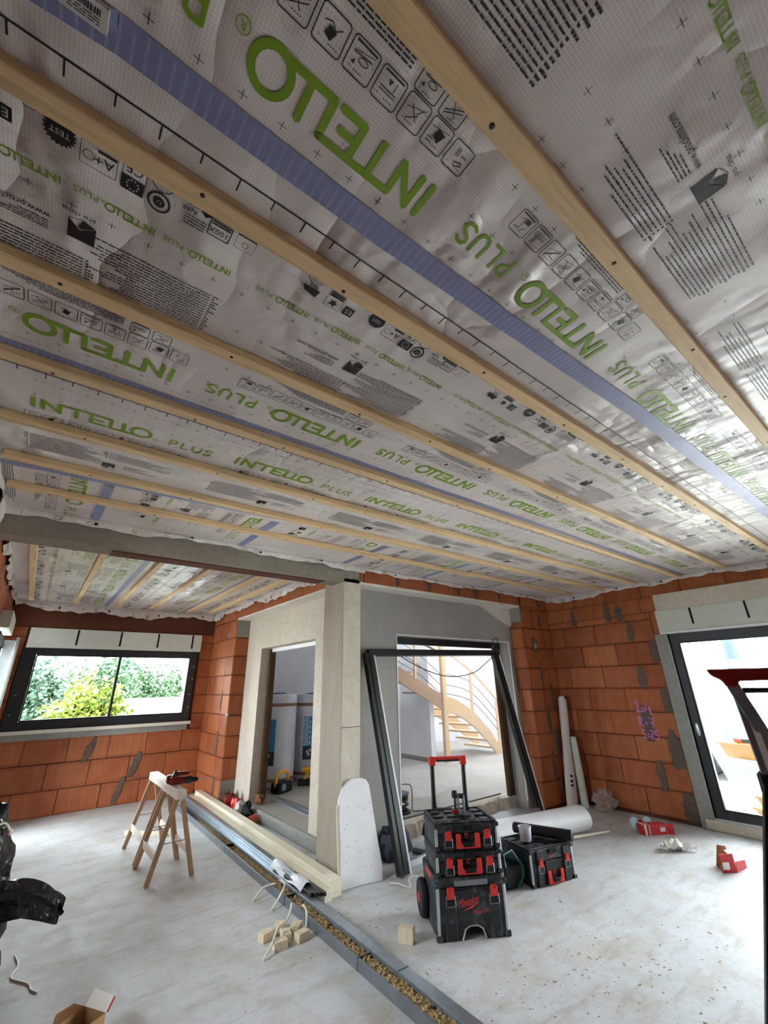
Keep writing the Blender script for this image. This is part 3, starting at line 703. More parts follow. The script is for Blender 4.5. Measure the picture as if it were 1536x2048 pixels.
def unit_art(seed):
    A = Art(); r = random.Random(seed)
    intello(A, 0, 0, .1, .0185); plus_word(A, .605, .006, .066, .0105)
    for i in range(10):
        u, v = .004+.0765*i, -.083
        rrect(A, u, v, .066, .064); pictogram(A, i, u, v)
    for i in range(2):
        u = .16-.0765*i; rrect(A, u, -.147, .064, .055); pictogram(A, (4, 6)[i], u, -.147)
    for k in range(5): A.greek(.215, .47+.03*k, -.142-.0085*k, .0036, r)
    # text blocks with their black flags
    for k in range(15):
        A.greek(-.005, .22+.13*r.random(), -.29-.0127*k, .0042, r)
        for q in range(r.choice((1, 2, 2, 3))): A.rect(-.02-.0085*q, -.013-.0085*q, -.291-.0127*k, -.285-.0127*k)
    for k in range(7):
        A.greek(.358, .56+.16*r.random(), -.285-.0127*k, .0042, r)
        for q in range(r.choice((1, 1, 2, 3))): A.rect(.344-.0085*q, .351-.0085*q, -.286-.0127*k, -.28-.0127*k)
    # maker's mark and web address
    u, v = .37, -.46
    A.poly([(u-.034, v+.035), (u-.034, v-.03), (u+.004, v-.002)]); A.poly([(u-.034, v+.035), (u+.004, v-.002), (u+.034, v-.032), (u+.034, v+.035)])
    A.stroke([(u-.034, v-.03), (u+.0, v-.044), (u+.034, v-.032)], .0018, 'k', rnd=False); A.poly([(u-.03, v-.031), (u-.002, v-.041), (u+.01, v-.014), (u+.004, v-.008)], 'k')
    A.text('pro clima', u-.03, v-.062, .021)
    A.text('www.proclima.com', .445, -.468, .030, sx=.80)
    for k in range(4): A.greek(.45, .52+.02*k, -.442+.009*k, .0034, r)
    # small lettering, four times to a repeat
    for u in (-.027, .198, .428, .655):
        intello(A, u, -.603, .025, .0042); plus_word(A, u+.145, -.602, .0165, .0026)
    # row of marks
    V = -.72
    def at(i): return (1.172-[.47, .47, .562, .628, .737, .82, .899, .965, 1.06, 1.128, 1.204][i])
    u = at(0); A.ring(u, V-.03, .03, .0018); A.ring(u, V-.03, .021, .001); A.text('VTT', u, V-.036, .018, 'k', True)
    A.poly([(u-.032, V+.018), (u+.032, V+.018), (u+.02, V+.038), (u-.026, V+.046)]); A.text('BBA', u-.02, V+.002, .019)
    u = at(2); rrect(A, u, V+.0, .062, .1, .0015, .002)
    for k in range(5): A.rect(u-.027, u+.027, V-.044+.0105*k, V-.0365+.0105*k)
    A.poly([(u+.017*math.cos(t*PI/5)*(1 if t % 2 else .45), V+.03+.018*math.sin(t*PI/5)*(1 if t % 2 else .45)) for t in range(10)])
    u = at(3); A.text('NSAI', u-.03, V-.045, .026); A.rect(u-.018, u+.022, V+.012, V+.048)
    A.text('ES', u-.013, V+.02, .03, 'w'); A.ring(u-.05, V-.03, .018, .0014, n=6); A.ring(u-.05, V-.03, .01, .0012, n=5)
    u = at(4)
    A.poly([(u+(.036 if t % 2 else .029)*math.cos(t*PI/20), V+.0+(.036 if t % 2 else .029)*math.sin(t*PI/20)) for t in range(40)]); A.text('TEST', u, V-.006, .02, 'w', True)
    u = at(5); rrect(A, u, V+.012, .08, .06, .0015, .002); A.rect(u-.038, u+.004, V-.014, V-.006); A.text('A+', u-.034, V+.002, .036)
    A.ring(u+.022, V+.014, .013, .0016, n=6); A.greek(u-.04, u+.04, V-.03, .0034, r); A.greek(u-.04, u+.04, V-.038, .0034, r); A.greek(u-.03, u+.04, V-.046, .0034, r)
    u = at(6); rrect(A, u, V+.002, .054, .09, .0015, .002); A.text('CE', u-.02, V-.026, .034); A.rect(u-.026, u+.026, V+.008, V+.046)
    for k in range(10): A.disc(u+.014*math.cos(k*PI/5), V+.027+.014*math.sin(k*PI/5), .0025, 'w', 6)
    u = at(7); A.ring(u, V-.03, .028, .0025); A.rect(u-.012, u+.012, V-.04, V-.02); A.ring(u, V+.03, .027, .006); A.disc(u, V+.03, .015); A.text('U', u-.006, V+.024, .018, 'w')
    u = at(8); A.text('ISO', u, V-.03, .021); A.text('16000', u, V-.05, .018); A.text('AgBB', u, V-.008, .018)
    A.poly([(u-.04, V-.04), (u-.006, V-.04), (u-.006, V-.018), (u-.022, V-.004), (u-.04, V-.018)]); A.disc(u-.023, V-.028, .008, 'w', 8)
    for k in range(4): A.greek(u-.03, u+.03, V+.012+.009*k, .003, r)
    u = at(9); rrect(A, u, V+.0, .062, .07, .003, .001); A.text('100X', u-.027, V+.008, .026)
    for k in range(4): A.rect(u-.028, u+.028, V-.03+.008*k, V-.025+.008*k)
    u = at(10); rrect(A, u, V-.002, .058, .062, .0012, .001); A.rect(u-.028, u+.028, V-.03, V-.014); A.ring(u, V+.01, .009, .0016, n=10)
    # crosses
    for k in range(10):
        u = .01+.0972*k
        A.cross(u, .126); A.cross(u, -.536); A.cross(u, .245); A.cross(u, .31)
        if k in (6, 7, 8): A.cross(u+.05, -.005+.0*k); A.cross(u+.05, -.24); A.cross(u+.01, -.13); A.cross(u+.05, -.36)
    for k in range(30):
        for vv in (.168, .245): A.rect(.0324*k, .0324*k+.018, vv-.0008, vv+.0008)
    return A
UNITS = [unit_art(s) for s in (1, 2)]
PER = 0.972
def print_roll(parent, maps, clip, zf, edge=True):
    """maps: list of (art, fn(u,v)->(x,y)); clip: (x0,x1,y0,y1); builds one green and one black print mesh"""
    for ink, mat, nm, dz in (('g', 'green', 'green_lettering', .0022), ('k', 'ink', 'black_print', .0024), ('w', 'label', 'reversed_print', .0032)):
        mb = MB()
        for art, fn in maps:
            for p in art.p[ink]:
                q = [fn(u, v) for u, v in p]
                if min(a for a, _ in q) < clip[0] or max(a for a, _ in q) > clip[1] or min(b for _, b in q) < clip[2] or max(b for _, b in q) > clip[3]: continue
                mb.add([(a, b, zf(a, b)-dz) for a, b in q], [tuple(range(len(q)))])
        if mb.f:
            o = mb.build(nm, M[mat], parent); o['kind'] = 'stuff'

ceiling = struct('ceiling', MB().box(XL-.2, XR+.2, YN-.2, 4.17, 2.9, 2.98).box(XL-.2, 2.75, 4.17, YBK+.2, 2.9, 2.98), M['mortar_dark'], 'ceiling lined with printed white membrane and pine battens')
def sheet(name, x0, x1, y0, y1, zf, dx=.05, dy=.035):
    nu = max(2, int((x1-x0)/dx)); nv = max(2, int((y1-y0)/dy))
    mb = MB().grid(lambda u, v: (x0+(x1-x0)*u, y0+(y1-y0)*v, zf(x0+(x1-x0)*u, y0+(y1-y0)*v)), nu, nv)
    return mb.build(name, M['membrane'], ceiling, smooth=True)
XA, XB = XL+.02, XR-.02
def roll_maps(kind, X0, Y0, n0, n1):
    out = []
    for n in range(n0, n1):
        if kind == 'back': out.append((UNITS[n % 2], (lambda u, v, n=n: (X0+PER*n-u, Y0+v))))
        elif kind == 'fwd': out.append((UNITS[n % 2], (lambda u, v, n=n: (X0+PER*n+u, Y0-v))))
        else: out.append((UNITS[n % 2], (lambda u, v, n=n: (X0+v, Y0+PER*n+u))))
    return out
s0 = sheet('membrane_sheet', XA, XB, YN, -.51, memz, .1, .08)
s1 = sheet('membrane_sheet', XA, XB, -.51, .70, memz)
print_roll(s1, roll_maps('back', .588, .482, -1, 8), (XA, XB, -.5, .69), memz)
s2 = sheet('membrane_sheet', XA, XB, .66, 1.885, lambda x, y: memz(x, y)-.001)
z2 = lambda x, y: memz(x, y)-.001
print_roll(s2, roll_maps('back', .20, 1.672, -1, 9), (XA, XB, .67, 1.88), z2)
s3 = sheet('membrane_sheet', XA, XB, 1.85, 3.10, memz)
print_roll(s3, roll_maps('fwd', -.28, 2.35, 0, 8), (XA, XB, 1.9, 3.07), memz)
s4 = sheet('membrane_sheet', XA, XB, 3.06, 3.945, lambda x, y: memz(x, y)+.001)
z4 = lambda x, y: memz(x, y)+.001
print_roll(s4, [m for k in range(6) for m in roll_maps('side', -.08+1.19*k, 3.12-.2*(k % 3), -1, 1)], (XA, XB, 3.09, 3.94), z4)
def ruler(parent, xa, xb, y, zf, tick, side):
    mb = MB(); n = int((xb-xa)/.0485)
    for k in range(n):
        x = xa+.0485*k
        for a, b, c, d in ((x, x+.0486, y-.0023, y+.0023),) + (((x, x+.0042, y, y+side*(.03 if k % 4 else .038)),) if k % 2 == 0 else ()):
            q = [(a, c), (b, c), (b, d), (a, d)]
            mb.add([(p, r, zf(p, r)-.0024) for p, r in q], [(0, 1, 2, 3)])
    o = mb.build('ruler_line', M['ink'], parent); o['kind'] = 'stuff'
ruler(s2, XA, XB, .785, z2, .02, 1); ruler(s3, XA, XB, 2.035, memz, .02, 1)
def tape(parent, pts, w, zf, along=True):
    mb = MB(); ink = MB(); n = 0
    for (x0, y0), (x1, y1) in zip(pts, pts[1:]):
        L = math.hypot(x1-x0, y1-y0); k = max(1, int(L/.04))
        nx, ny = -(y1-y0)/L*w/2, (x1-x0)/L*w/2
        for i in range(k):
            q = []
            for t, sg in ((i/k, 1), (i/k, -1), ((i+1)/k, -1), ((i+1)/k, 1)):
                a, b = x0+(x1-x0)*t+sg*nx, y0+(y1-y0)*t+sg*ny; q.append((a, b, zf(a, b)-.004))
            mb.add(q, [(0, 1, 2, 3)])
        vs, fs = text_poly('COMPEGO')
        wd = max(a for a, _ in vs); j = 0; d = .0
        while d < L-.02:
            for row in range(2):
                sc = .0095; off = (-.5+row*.5+(.12 if j % 2 else .02))*w
                for f in fs:
                    q = []
                    for i in f:
                        a = vs[i][0]*sc*.82; b = vs[i][1]*sc
                        px = x0+(x1-x0)/L*(d+b)+nx/(w/2)*(off+a); py = y0+(y1-y0)/L*(d+b)+ny/(w/2)*(off+a)
                        q.append((px, py, zf(px, py)-.0048))
                    ink.add(q, [tuple(range(len(q)))])
            d += .026; j += 1
    o = mb.build('seam_tape', M['tape'], parent); o['label'] = 'blue adhesive seam tape'
    i = ink.build('tape_print', M['tape_ink'], o); i['kind'] = 'stuff'
    return o
tape(ceiling, [(XA, .70), (-.15, .672), (.57, .676), (1.12, .66), (2.3, .615), (4.4, .6), (XB, .62)], .075, memz)
tape(ceiling, [(XA, 1.905), (.6, 1.902), (2, 1.90), (XB, 1.90)], .05, memz)
tape(ceiling, [(XA, 3.10), (1.5, 3.03), (XB, 3.02)], .05, memz)
for x in (.135, 1.32, 2.5, 3.7, 4.9): tape(ceiling, [(x, 3.13), (x-.01, 3.9)], .06, memz)
lab = MB().box(-.245, -.165, .638, .682, ZC-.03, ZC-.012).build('barcode_label', M['label'], ceiling)
for o in (lab,): o.location.z -= .0
bc = Art(); rr = random.Random(5); u = 0
while u < .05: w = rr.uniform(.0008, .003); bc.rect(u, u+w, 0, .012); u += w+rr.uniform(.0008, .002)
for k in range(3): bc.greek(0, .055, .016+.005*k, .002, rr)
mb = MB()
for p in bc.p['k']: mb.add([(-.178-a, .646+b, ZC-.0305) for a, b in p], [tuple(range(len(p)))])
mb.build('barcode', M['ink'], lab)['kind'] = 'stuff'

# battens, one object each, with screw heads and a knot here and there
def batten(p0, p1, w, h, mat, seed):
    b = MB().bar(p0, p1, w, h).build('batten', M[mat], ceiling, bevel=.004)
    b['label'] = 'pale pine batten'
    r = random.Random(seed); d = Vector(p1)-Vector(p0); L = d.length; d.normalize(); s = r.uniform(.1, .5)
    while s < L-.1:
        c = Vector(p0)+d*s+Vector((0, 0, -h/2)); side = Vector((d.y, -d.x, 0))*r.uniform(-.015, .015)
        MB().lathe([(0, -.003), (.004, -.003), (.007, -.0005), (.007, .002)], 10, Matrix.Translation(c+side)).build('screw_head', M['alu'], b)
        s += r.uniform(.45, .75)
    return b
for i, y in enumerate(BAT):
    batten((XL+.05 if i != 1 else XL+.2, y, 2.85), (XR-.03-.09*(i % 2), y+(.0 if i else 0), 2.85), .06, .04, 'batten', i)
    if i in (2, 3, 5): pass
for i, x in enumerate((-.245, .3, .835, 1.345, 1.935, 2.3)):
    batten((x, 4.2, 2.85), (x, YBK-.35, 2.85), .06, .04, 'batten_y', 20+i)

# nook lining
zN = lambda x, y: ZC-.004-.006*math.sin(3*x+2*y)*math.sin(1.7*y)
nk = sheet('membrane_sheet', XA, 2.5, 4.17, YBK-.02, zN, .06, .06)
print_roll(nk, [m for k in range(4) for m in roll_maps('side', -.67+1.19*k, 4.3+.3*k, -1, 5)], (XA, 2.5, 4.2, YBK-.06), zN)
for x in (.72, 1.91): tape(ceiling, [(x, 4.2), (x-.01, YBK-.08)], .06, zN)

# turned down hems along the walls
def hem(pts, drop, nrm, seed, amp=.012, uv=None):
    """a strip hanging from the sheet edge; pts along the wall, nrm points into the room"""
    r = random.Random(seed); P = [Vector(p) for p in pts]; L = sum((b-a).length for a, b in zip(P, P[1:]))
    n = max(8, int(L/.05)); N = Vector(nrm)
    a, b = P[0], P[-1]; ph = [r.uniform(0, 6) for _ in range(5)]
    def lowf(s): return drop*(1+.22*math.sin(s*2.1+ph[0])+.2*math.sin(s*5.3+ph[1])+.1*math.sin(s*13+ph[2])+.08*math.sin(s*31+ph[3]))
    def fn(u, v):
        s = u*L; p = a+(b-a)*u; lo = lowf(s)
        wob = (amp*math.sin(s*9+ph[4])+amp*.7*math.sin(s*23+ph[1]))*v+amp*.4
        return p+Vector((0, 0, -lo*v))+N*(wob+.012*math.sin(PI*v)+.006)
    o = MB().grid(fn, n, 5).build('membrane_hem', M['membrane'], ceiling, smooth=True)
    ink = {'g': MB(), 'k': MB()}; s = .1; k = 0
    d = (b-a).normalized(); rd = r
    while s < L-.15:
        A = Art(); kind = k % 4
        if kind == 0:
            lt = r.choice('INTEL'); A.text(lt, 0, 0, drop*.8, 'g'); wd = .12
        elif kind == 1:
            for q in range(5): A.rect(q*.012, q*.012+.005, .0, drop*.55)
            wd = .1
        elif kind == 2:
            A.ring(.02, drop*.3, .016, .003); A.rect(.05, .075, drop*.15, drop*.5); wd = .12
        else:
            A.rect(0, .003, 0, drop*.7); wd = .06
        for c in ('g', 'k'):
            for p in A.p[c]:
                q = []
                for uu, vv in p:
                    ss = min(L, s+uu); u = ss/L; lo = lowf(ss); v = min(1, max(0, (lo-vv-.005)/lo))
                    q.append(Vector(fn(u, v))+N*.003)
                ink[c].add(q, [tuple(range(len(q)))])
        s += wd+r.uniform(.02, .12); k += 1
    for c, m, nm in (('g', 'green', 'green_lettering'), ('k', 'ink', 'black_print')):
        if ink[c].f:
            i = ink[c].build(nm, M[m], o); i['kind'] = 'stuff'
    return o
hem([(XR-.014, 3.93, ZC), (XR-.014, -.5, ZC)], .085, (-1, 0, 0), 1)
hem([(2.78, 3.935, ZC), (XR-.02, 3.935, ZC)], .05, (0, -1, 0), 2)
hem([(XL+.02, 3.935, ZC), (2.78, 3.935, ZC)], .06, (0, -1, 0), 3)
hem([(XL+.012, 1.2, ZC), (XL+.012, 3.93, ZC)], .13, (1, 0, 0), 4, .02)
hem([(XL+.012, 4.2, ZC), (XL+.012, YBK, ZC)], .12, (1, 0, 0), 5, .02)
hem([(XL+.02, YBK-.05, ZC), (2.5, YBK-.05, ZC)], .12, (0, -1, 0), 6)
hem([(2.50, YBK-.1, ZC), (2.50, 4.3, ZC)], .10, (-1, 0, 0), 7, .02)
# ================================================================== things in the room
def Mx(loc, rz=0, rx=0, ry=0):
    return Matrix.Translation(loc) @ Matrix.Rotation(rz, 4, 'Z') @ Matrix.Rotation(ry, 4, 'Y') @ Matrix.Rotation(rx, 4, 'X')
def fold(poly, n): return poly
def arc(cx, cy, r, a0, a1, n): return [(cx+r*math.cos(a0+(a1-a0)*i/n), cy+r*math.sin(a0+(a1-a0)*i/n)) for i in range(n+1)]
def chamfer(w, d, c): return [(-w/2+c, -d/2), (w/2-c, -d/2), (w/2, -d/2+c), (w/2, d/2-c), (w/2-c, d/2), (-w/2+c, d/2), (-w/2, d/2-c), (-w/2, -d/2+c)]

# ---------------- tool cases (local: x across the front, y to the back, z up; front face at y = -D/2)
def text_part(name, s, size, mat, parent, loc, sx=1.0, rot=(PI/2, 0, 0), shear=0.0, rz=0.0):
    vs, fs = text_poly(s)
    c, sn = math.cos(rz), math.sin(rz)
    pts = [((a*sx+shear*b)*size, b*size) for a, b in vs]
    pts = [(c*a-sn*b, sn*a+c*b, 0) for a, b in pts]
    o = MB().add(pts, fs).build(name, M[mat], parent, loc=loc, rot=rot); o['kind'] = 'stuff'
    return o
def latch(parent, x, y, z, tall=.056, w=.042):
    l = MB().prism([(-.5*w, 0), (.5*w, 0), (.5*w, tall*.75), (.36*w, tall), (-.36*w, tall), (-.5*w, tall*.75)], 0, .014, Mx((x, y, z), 0, PI/2)).build('latch', M['case_red'], parent, bevel=.003)
    for k in range(4): MB().box(x-.36*w+k*.24*w-.002, x-.36*w+k*.24*w+.002, y-.017, y-.01, z+tall*.7, z+tall*.98).build('latch_rib', M['case_red'], l)
    b = w*.62
    MB().tube([(x-b, y-.008, z+tall*.25), (x-b*1.05, y-.012, z-.038), (x+b*1.05, y-.012, z-.038), (x+b, y-.008, z+tall*.25)], .0036, 6).build('latch_bail', M['alu_light'], l, smooth=True)
    return l
def case_front_handle(parent, y, z, w=.175, h=.088):
    hd = MB()
    hd.prism([(-w/2, h), (-w/2, 0), (w/2, 0), (w/2, h), (w/2-.034, h), (w/2-.034, h*.45), (w/2-.05, h*.28), (-w/2+.05, h*.28), (-w/2+.034, h*.45), (-w/2+.034, h)], 0, .018, Mx((0, y, z), 0, PI/2))
    o = hd.build('carry_handle', M['case_red'], parent, bevel=.003)
    g = MB()
    g.box(-w/2+.05, w/2-.05, y-.026, y-.004, z+.012, z+h*.42)
    for k in range(9): g.box(-w/2+.054+k*.0057, -w/2+.057+k*.0057, y-.029, y-.02, z+.014, z+h*.4)
    g.build('rubber_grip', M['rubber'], o)
    return o
def tool_case(name, label, loc, rz, W, D, Hh, lid, handle=True, group=None):
    t = thing(name, label, 'toolbox', loc, (0, 0, rz), group)
    y = -D/2
    body = MB().prism(chamfer(W*.98, D*.97, .03), 0.004, Hh-lid).build('body', M['case'], t, bevel=.006)
    l = MB().prism(chamfer(W, D, .032), Hh-lid, Hh-.012)
    lo = l.build('lid', M['case'], t, bevel=.006)
    # stacking cleats moulded on the lid and the rim around them
    cl = MB()
    for i in range(4):
        for j in range(3):
            cx = -W*.34+i*W*.227; cy = -D*.28+j*D*.28
            cl.prism([(cx-.04, cy-.03), (cx+.04, cy-.03), (cx+.028, cy+.03), (cx-.028, cy+.03)], Hh-.012, Hh-.002)
    cl.box(-W/2+.01, W/2-.01, -D/2+.012, -D/2+.03, Hh-.012, Hh).box(-W/2+.01, W/2-.01, D/2-.03, D/2-.012, Hh-.012, Hh).box(-W/2+.01, -W/2+.03, -D/2+.03, D/2-.03, Hh-.012, Hh).box(W/2-.03, W/2-.01, -D/2+.03, D/2-.03, Hh-.012, Hh)
    c = cl.build('lid_cleats', M['case'], lo, bevel=.003); c['kind'] = 'stuff'
    # front ribs and vent
    for sx in (-1, 1):
        MB().box(sx*W*.30-.032, sx*W*.30+.032, y-.014, y+.01, Hh-lid-.02, Hh-.016).build('latch_mount', M['case'], t, bevel=.004)
        MB().box(sx*W*.30-.034, sx*W*.30+.034, y-.009, y+.01, 0.0, Hh-lid-.03).build('latch_foot', M['case'], t, bevel=.004)
        latch(t, sx*W*.30, y-.012, Hh-lid-.012-.02)
        MB().cyl((sx*(W/2-.016), y+.012, .012), (sx*(W/2-.016), y+.012, Hh-.03), .013, n=10).build('corner_guard', M['alu_light'], t, smooth=True)
        for zz in (.006, Hh-.03): MB().box(sx*(W/2-.016)-.018, sx*(W/2-.016)+.018, y-.006, y+.032, zz-.006, zz+.02).build('corner_boot', M['case'], t, bevel=.004)
    v = MB()
    for k in range(6): v.box(-.042+k*.0155, -.033+k*.0155, y-.012, y+.005, Hh-.05, Hh-.014)
    v.build('vent_ribs', M['rubber'], lo)['kind'] = 'stuff'
    if handle:
        MB().box(-.09, .09, y-.006, y+.01, .01, Hh-lid-.005).build('handle_recess', M['rubber'], t, bevel=.004)
        case_front_handle(t, y-.007, .012)
        MB().tube([(.013*math.cos(a*.6)-.005, y-.01, .085+.013*math.sin(a*.6)) for a in range(9)], .003, 6).build('red_button_ring', M['case_red'], t)
    return t
RS = math.atan2(-.26, .44)
fx, fy = math.cos(RS), math.sin(RS); bx, by = -fy, fx           # across, back
FC = (2.74, 2.58)
def stack_at(z, D): return (FC[0]+bx*D/2, FC[1]+by*D/2, z)
# rolling base
W, D, Hh = .50, .42, .345
t = thing('rolling_toolbox', 'tall black wheeled toolbox with red lettering at the bottom of the stack', 'toolbox', stack_at(0, D), (0, 0, RS), 'stacked toolboxes')
y = -D/2
prof = [(-W/2, 0), (-.085, 0), (-.062, .062), (-.03, .078), (.03, .078), (.062, .062), (.085, 0), (W/2, 0), (W/2, .285), (-W/2, .285)]
MB().prism(prof, -D/2, D/2, Matrix(((1, 0, 0, 0), (0, 0, -1, 0), (0, 1, 0, 0), (0, 0, 0, 1)))).build('body', M['case'], t, bevel=.006)
MB().prism(chamfer(W+.02, D+.015, .034), .285, Hh).build('lid', M['case'], t, bevel=.007)
MB().tube([(-.083, y-.004, .004), (-.06, y-.004, .058), (-.028, y-.004, .075), (.028, y-.004, .075), (.06, y-.004, .058), (.083, y-.004, .004)], .006, 8).build('recess_rim', M['alu_light'], t, smooth=True)
MB().box(-.12, .12, y-.012, y+.01, .29, .325).build('lid_lip', M['galv_dark'], t, bevel=.004)
MB().box(-.13, .13, y-.008, y+.01, .1, .27).build('front_panel', M['case'], t, bevel=.004)
for sx in (-1, 1):
    MB().box(sx*.155-.04, sx*.155+.04, y-.014, y+.01, .005, .22).build('front_rib', M['case'], t, bevel=.006)
    latch(t, sx*.155, y-.014, .228, .066, .05)
    MB().cyl((sx*(W/2-.012), y+.006, .03), (sx*(W/2-.012), y+.006, .285), .013, n=10).build('corner_guard', M['alu_light'], t, smooth=True)
    for zz in (.0, .285): MB().box(sx*(W/2-.012)-.022, sx*(W/2-.012)+.02, y-.012, y+.035, zz, zz+.035).build('corner_boot', M['case'], t, bevel=.005)
    MB().box(sx*(W/2+.002)-.012, sx*(W/2+.002)+.012, -.12, .06, .305, .335).build('side_grip', M['case_red'], t, bevel=.005)
    wM = Matrix.Translation((sx*(W/2+.028), D/2-.06, .115)) @ Matrix.Rotation(PI/2, 4, 'Y')
    wh = MB().lathe([(.02, -.022), (.08, -.024), (.105, -.024), (.115, -.012), (.115, .012), (.105, .024), (.08, .024), (.02, .022)], 24, wM).build('wheel', M['rubber'], t, smooth=True)
    MB().lathe([(0, -.028), (.03, -.028), (.03, .028), (0, .028)], 14, wM).build('hub', M['case_red'], wh, smooth=True)
text_part('logo_lettering', 'Milwaukee', .07, 'red_print', t, (-.10, y-.0092, .168), .5, shear=.25, rz=.2)
z_ = MB().add([(-.075, y-.0092, .155), (.035, y-.0092, .197), (.01, y-.0092, .178), (.062, y-.0092, .205), (-.02, y-.0092, .160), (.0, y-.0092, .172)], [(0, 5, 2, 1), (4, 5, 2, 3)]).build('logo_bolt', M['red_print'], t)
text_part('logo_lettering', 'PACKOUT', .027, 'red_print', t, (.0, y-.0092, .138), .9)
# telescopic handle
for sx in (-1, 1):
    MB().cyl((sx*.135, D/2+.004, .2), (sx*.135, D/2+.004, .70), .021, n=12).build('handle_sleeve', M['alu_black'], t, smooth=True)
    MB().cyl((sx*.135, D/2+.004, .69), (sx*.135, D/2+.004, .985), .018, n=12).build('handle_tube', M['alu_black'], t, smooth=True)
hg = MB().box(-.16, .16, D/2-.013, D/2+.021, .985, 1.02).box(-.162, -.108, D/2-.016, D/2+.024, .955, 1.022).box(.108, .162, D/2-.016, D/2+.024, .955, 1.022).build('pull_bar', M['case_red'], t, bevel=.006)
MB().box(-.10, .10, D/2-.0155, D/2+.0235, .983, 1.0).build('bar_grip', M['rubber'], hg, bevel=.004)
t2 = tool_case('toolbox', 'flat black toolbox with red latches in the middle of the stack', stack_at(.345, .40), RS, .485, .40, .148, .062, group='stacked toolboxes')
t3 = tool_case('toolbox', 'flat black toolbox with red latches on top of the stack', stack_at(.493, .40), RS, .48, .40, .165, .07, group='stacked toolboxes')
# black clamp lying on the top case
ck = stack_at(.658, .40)
t = thing('screw_clamp', 'black trigger clamp standing on the uppermost toolbox', 'clamp', (ck[0]+.02*fx-.03*bx, ck[1]+.02*fy-.03*by, ck[2]), (0, 0, RS))
MB().box(-.05, .05, -.06, .05, .002, .018).build('foot', M['case'], t, bevel=.005)
b = MB()
for sx in (-.022, .022): b.prism([(-.02, .01), (.02, .01), (.026, .1), (.016, .135), (-.016, .135), (-.022, .09)], sx-.005, sx+.005, Matrix(((0, 0, 1, 0), (1, 0, 0, -.0), (0, 1, 0, 0), (0, 0, 0, 1))))
b.build('jaw_plates', M['galv_dark'], t, bevel=.002)
MB().cyl((-.03, 0, .125), (.03, 0, .125), .017, n=14).build('pivot', M['alu'], t, smooth=True)
MB().lathe([(0, 0), (.022, 0), (.024, .03), (.018, .045), (0, .05)], 14, Matrix.Translation((-.045, .005, .115))).build('knob', M['rubber'], t, smooth=True)
MB().cyl((-.045, .005, .02), (-.045, .005, .12), .009, n=10).build('spindle', M['alu'], t)
MB().box(-.075, -.035, -.02, .03, .012, .04).build('trigger', M['red_dark'], t, bevel=.004)

# single case further right and what lies on it
R2 = math.atan2(-.12, .51)
f2 = (math.cos(R2), math.sin(R2)); b2 = (-f2[1], f2[0])
c2 = (3.915+b2[0]*.2, 2.70+b2[1]*.2, 0)
tc = tool_case('toolbox', 'deeper black toolbox standing alone under a black roll', c2, R2, .50, .40, .265, .095)
def on2(x, y, z): return (c2[0]+f2[0]*x+b2[0]*y, c2[1]+f2[1]*x+b2[1]*y, z)
text_part('logo_lettering', 'Milwaukee', .022, 'red_print', tc, (-.04, -.2005-.007, .185), .6, shear=.25, rz=.15)
t = thing('foam_tube', 'black foam tube lying across the lone toolbox', 'tube', on2(.10, .0, .309), (0, 0, R2-1.0))
MB().lathe([(.0, -.27), (.03, -.27), (.043, -.262), (.043, .262), (.03, .27), (.0, .27)], 20, Matrix.Rotation(PI/2, 4, 'Y')).build('foam_sleeve', M['rubber'], t, smooth=True)
MB().lathe([(.0, .2705), (.016, .2705), (.016, .274), (0, .274)], 14, Matrix.Rotation(PI/2, 4, 'Y')).build('core_plug', M['alu'], t)
t = thing('tape_roll', 'white paper cup shaped roll standing on the lone toolbox', 'cup', on2(-.10, -.0, .265))
MB().lathe([(.0, .002), (.047, .0), (.052, .05), (.056, .105), (.052, .105), (.048, .05), (.044, .006), (0, .006)], 24).build('wall', M['wrap'], t, smooth=True)
MB().lathe([(.055, .1), (.059, .103), (.059, .109), (.053, .109)], 24).build('rim', M['pvc'], t, smooth=True)
MB().box(.045, .062, -.02, .025, .0, .085).build('paper_flap', M['pvc'], t, bevel=.004)
t = thing('plastic_tub', 'teal plastic tub leaning on the left side of the lone toolbox', 'tub', on2(-.36, .06, 0), (0, 0, R2))
def tub(u, v):
    a = -PI*.5+PI*1.0*u; r = .1+.018*math.cos(3*a)
    return (-.0+r*math.cos(a)*.75+.0, -.2+.32*v+.03*math.sin(a), .13+r*1.15*math.sin(a)-.06*v+.0)
MB().grid(tub, 16, 6).build('shell', M['teal'], t, smooth=True)
MB().box(-.11, .07, -.19, .13, .0, .16).build('lower_body', M['rubber'], t, bevel=.02, seg=2)
MB().tube([(-.09, -.19, .16), (-.11, -.2, .25), (-.02, -.2, .27), (.04, -.19, .2)], .004, 6).build('bail', M['alu_light'], t)

# ---------------- leaning black frame
t = thing('sliding_door_frame', 'large black aluminium door frame leaning against the grey facade', 'frame', (3.0, 3.66, 0))
def lean(u, v):   # u along the foot, v up the slope
    A = Vector((3.0, 3.63, 0.02)); B = Vector((5.52, 3.90, 0.02)); C = Vector((2.969, 4.12, 1.935)); Dd = Vector((5.232, 4.12, 1.99))
    return (A*(1-u)+B*u)*(1-v)+(C*(1-u)+Dd*u)*v-Vector((3.0, 3.66, 0))
def leanbar(u0, v0, u1, v1, w, h, name, mat, off=(0, 0, 0)):
    o = Vector(off); return MB().bar(lean(u0, v0)+o, lean(u1, v1)+o, w, h, up=(0, -1, .2)).build(name, M[mat], t, bevel=.004)
for u in (0, 1):
    s = leanbar(u, 0, u, 1, .115, .06, 'stile', 'alu_black')
    leanbar(u, 0.0, u, .985, .02, .05, 'stile_edge', 'pvc', (.066, -.012, 0))
    leanbar(u, .02, u, .97, .012, .012, 'groove', 'alu', (.0, -.034, 0))
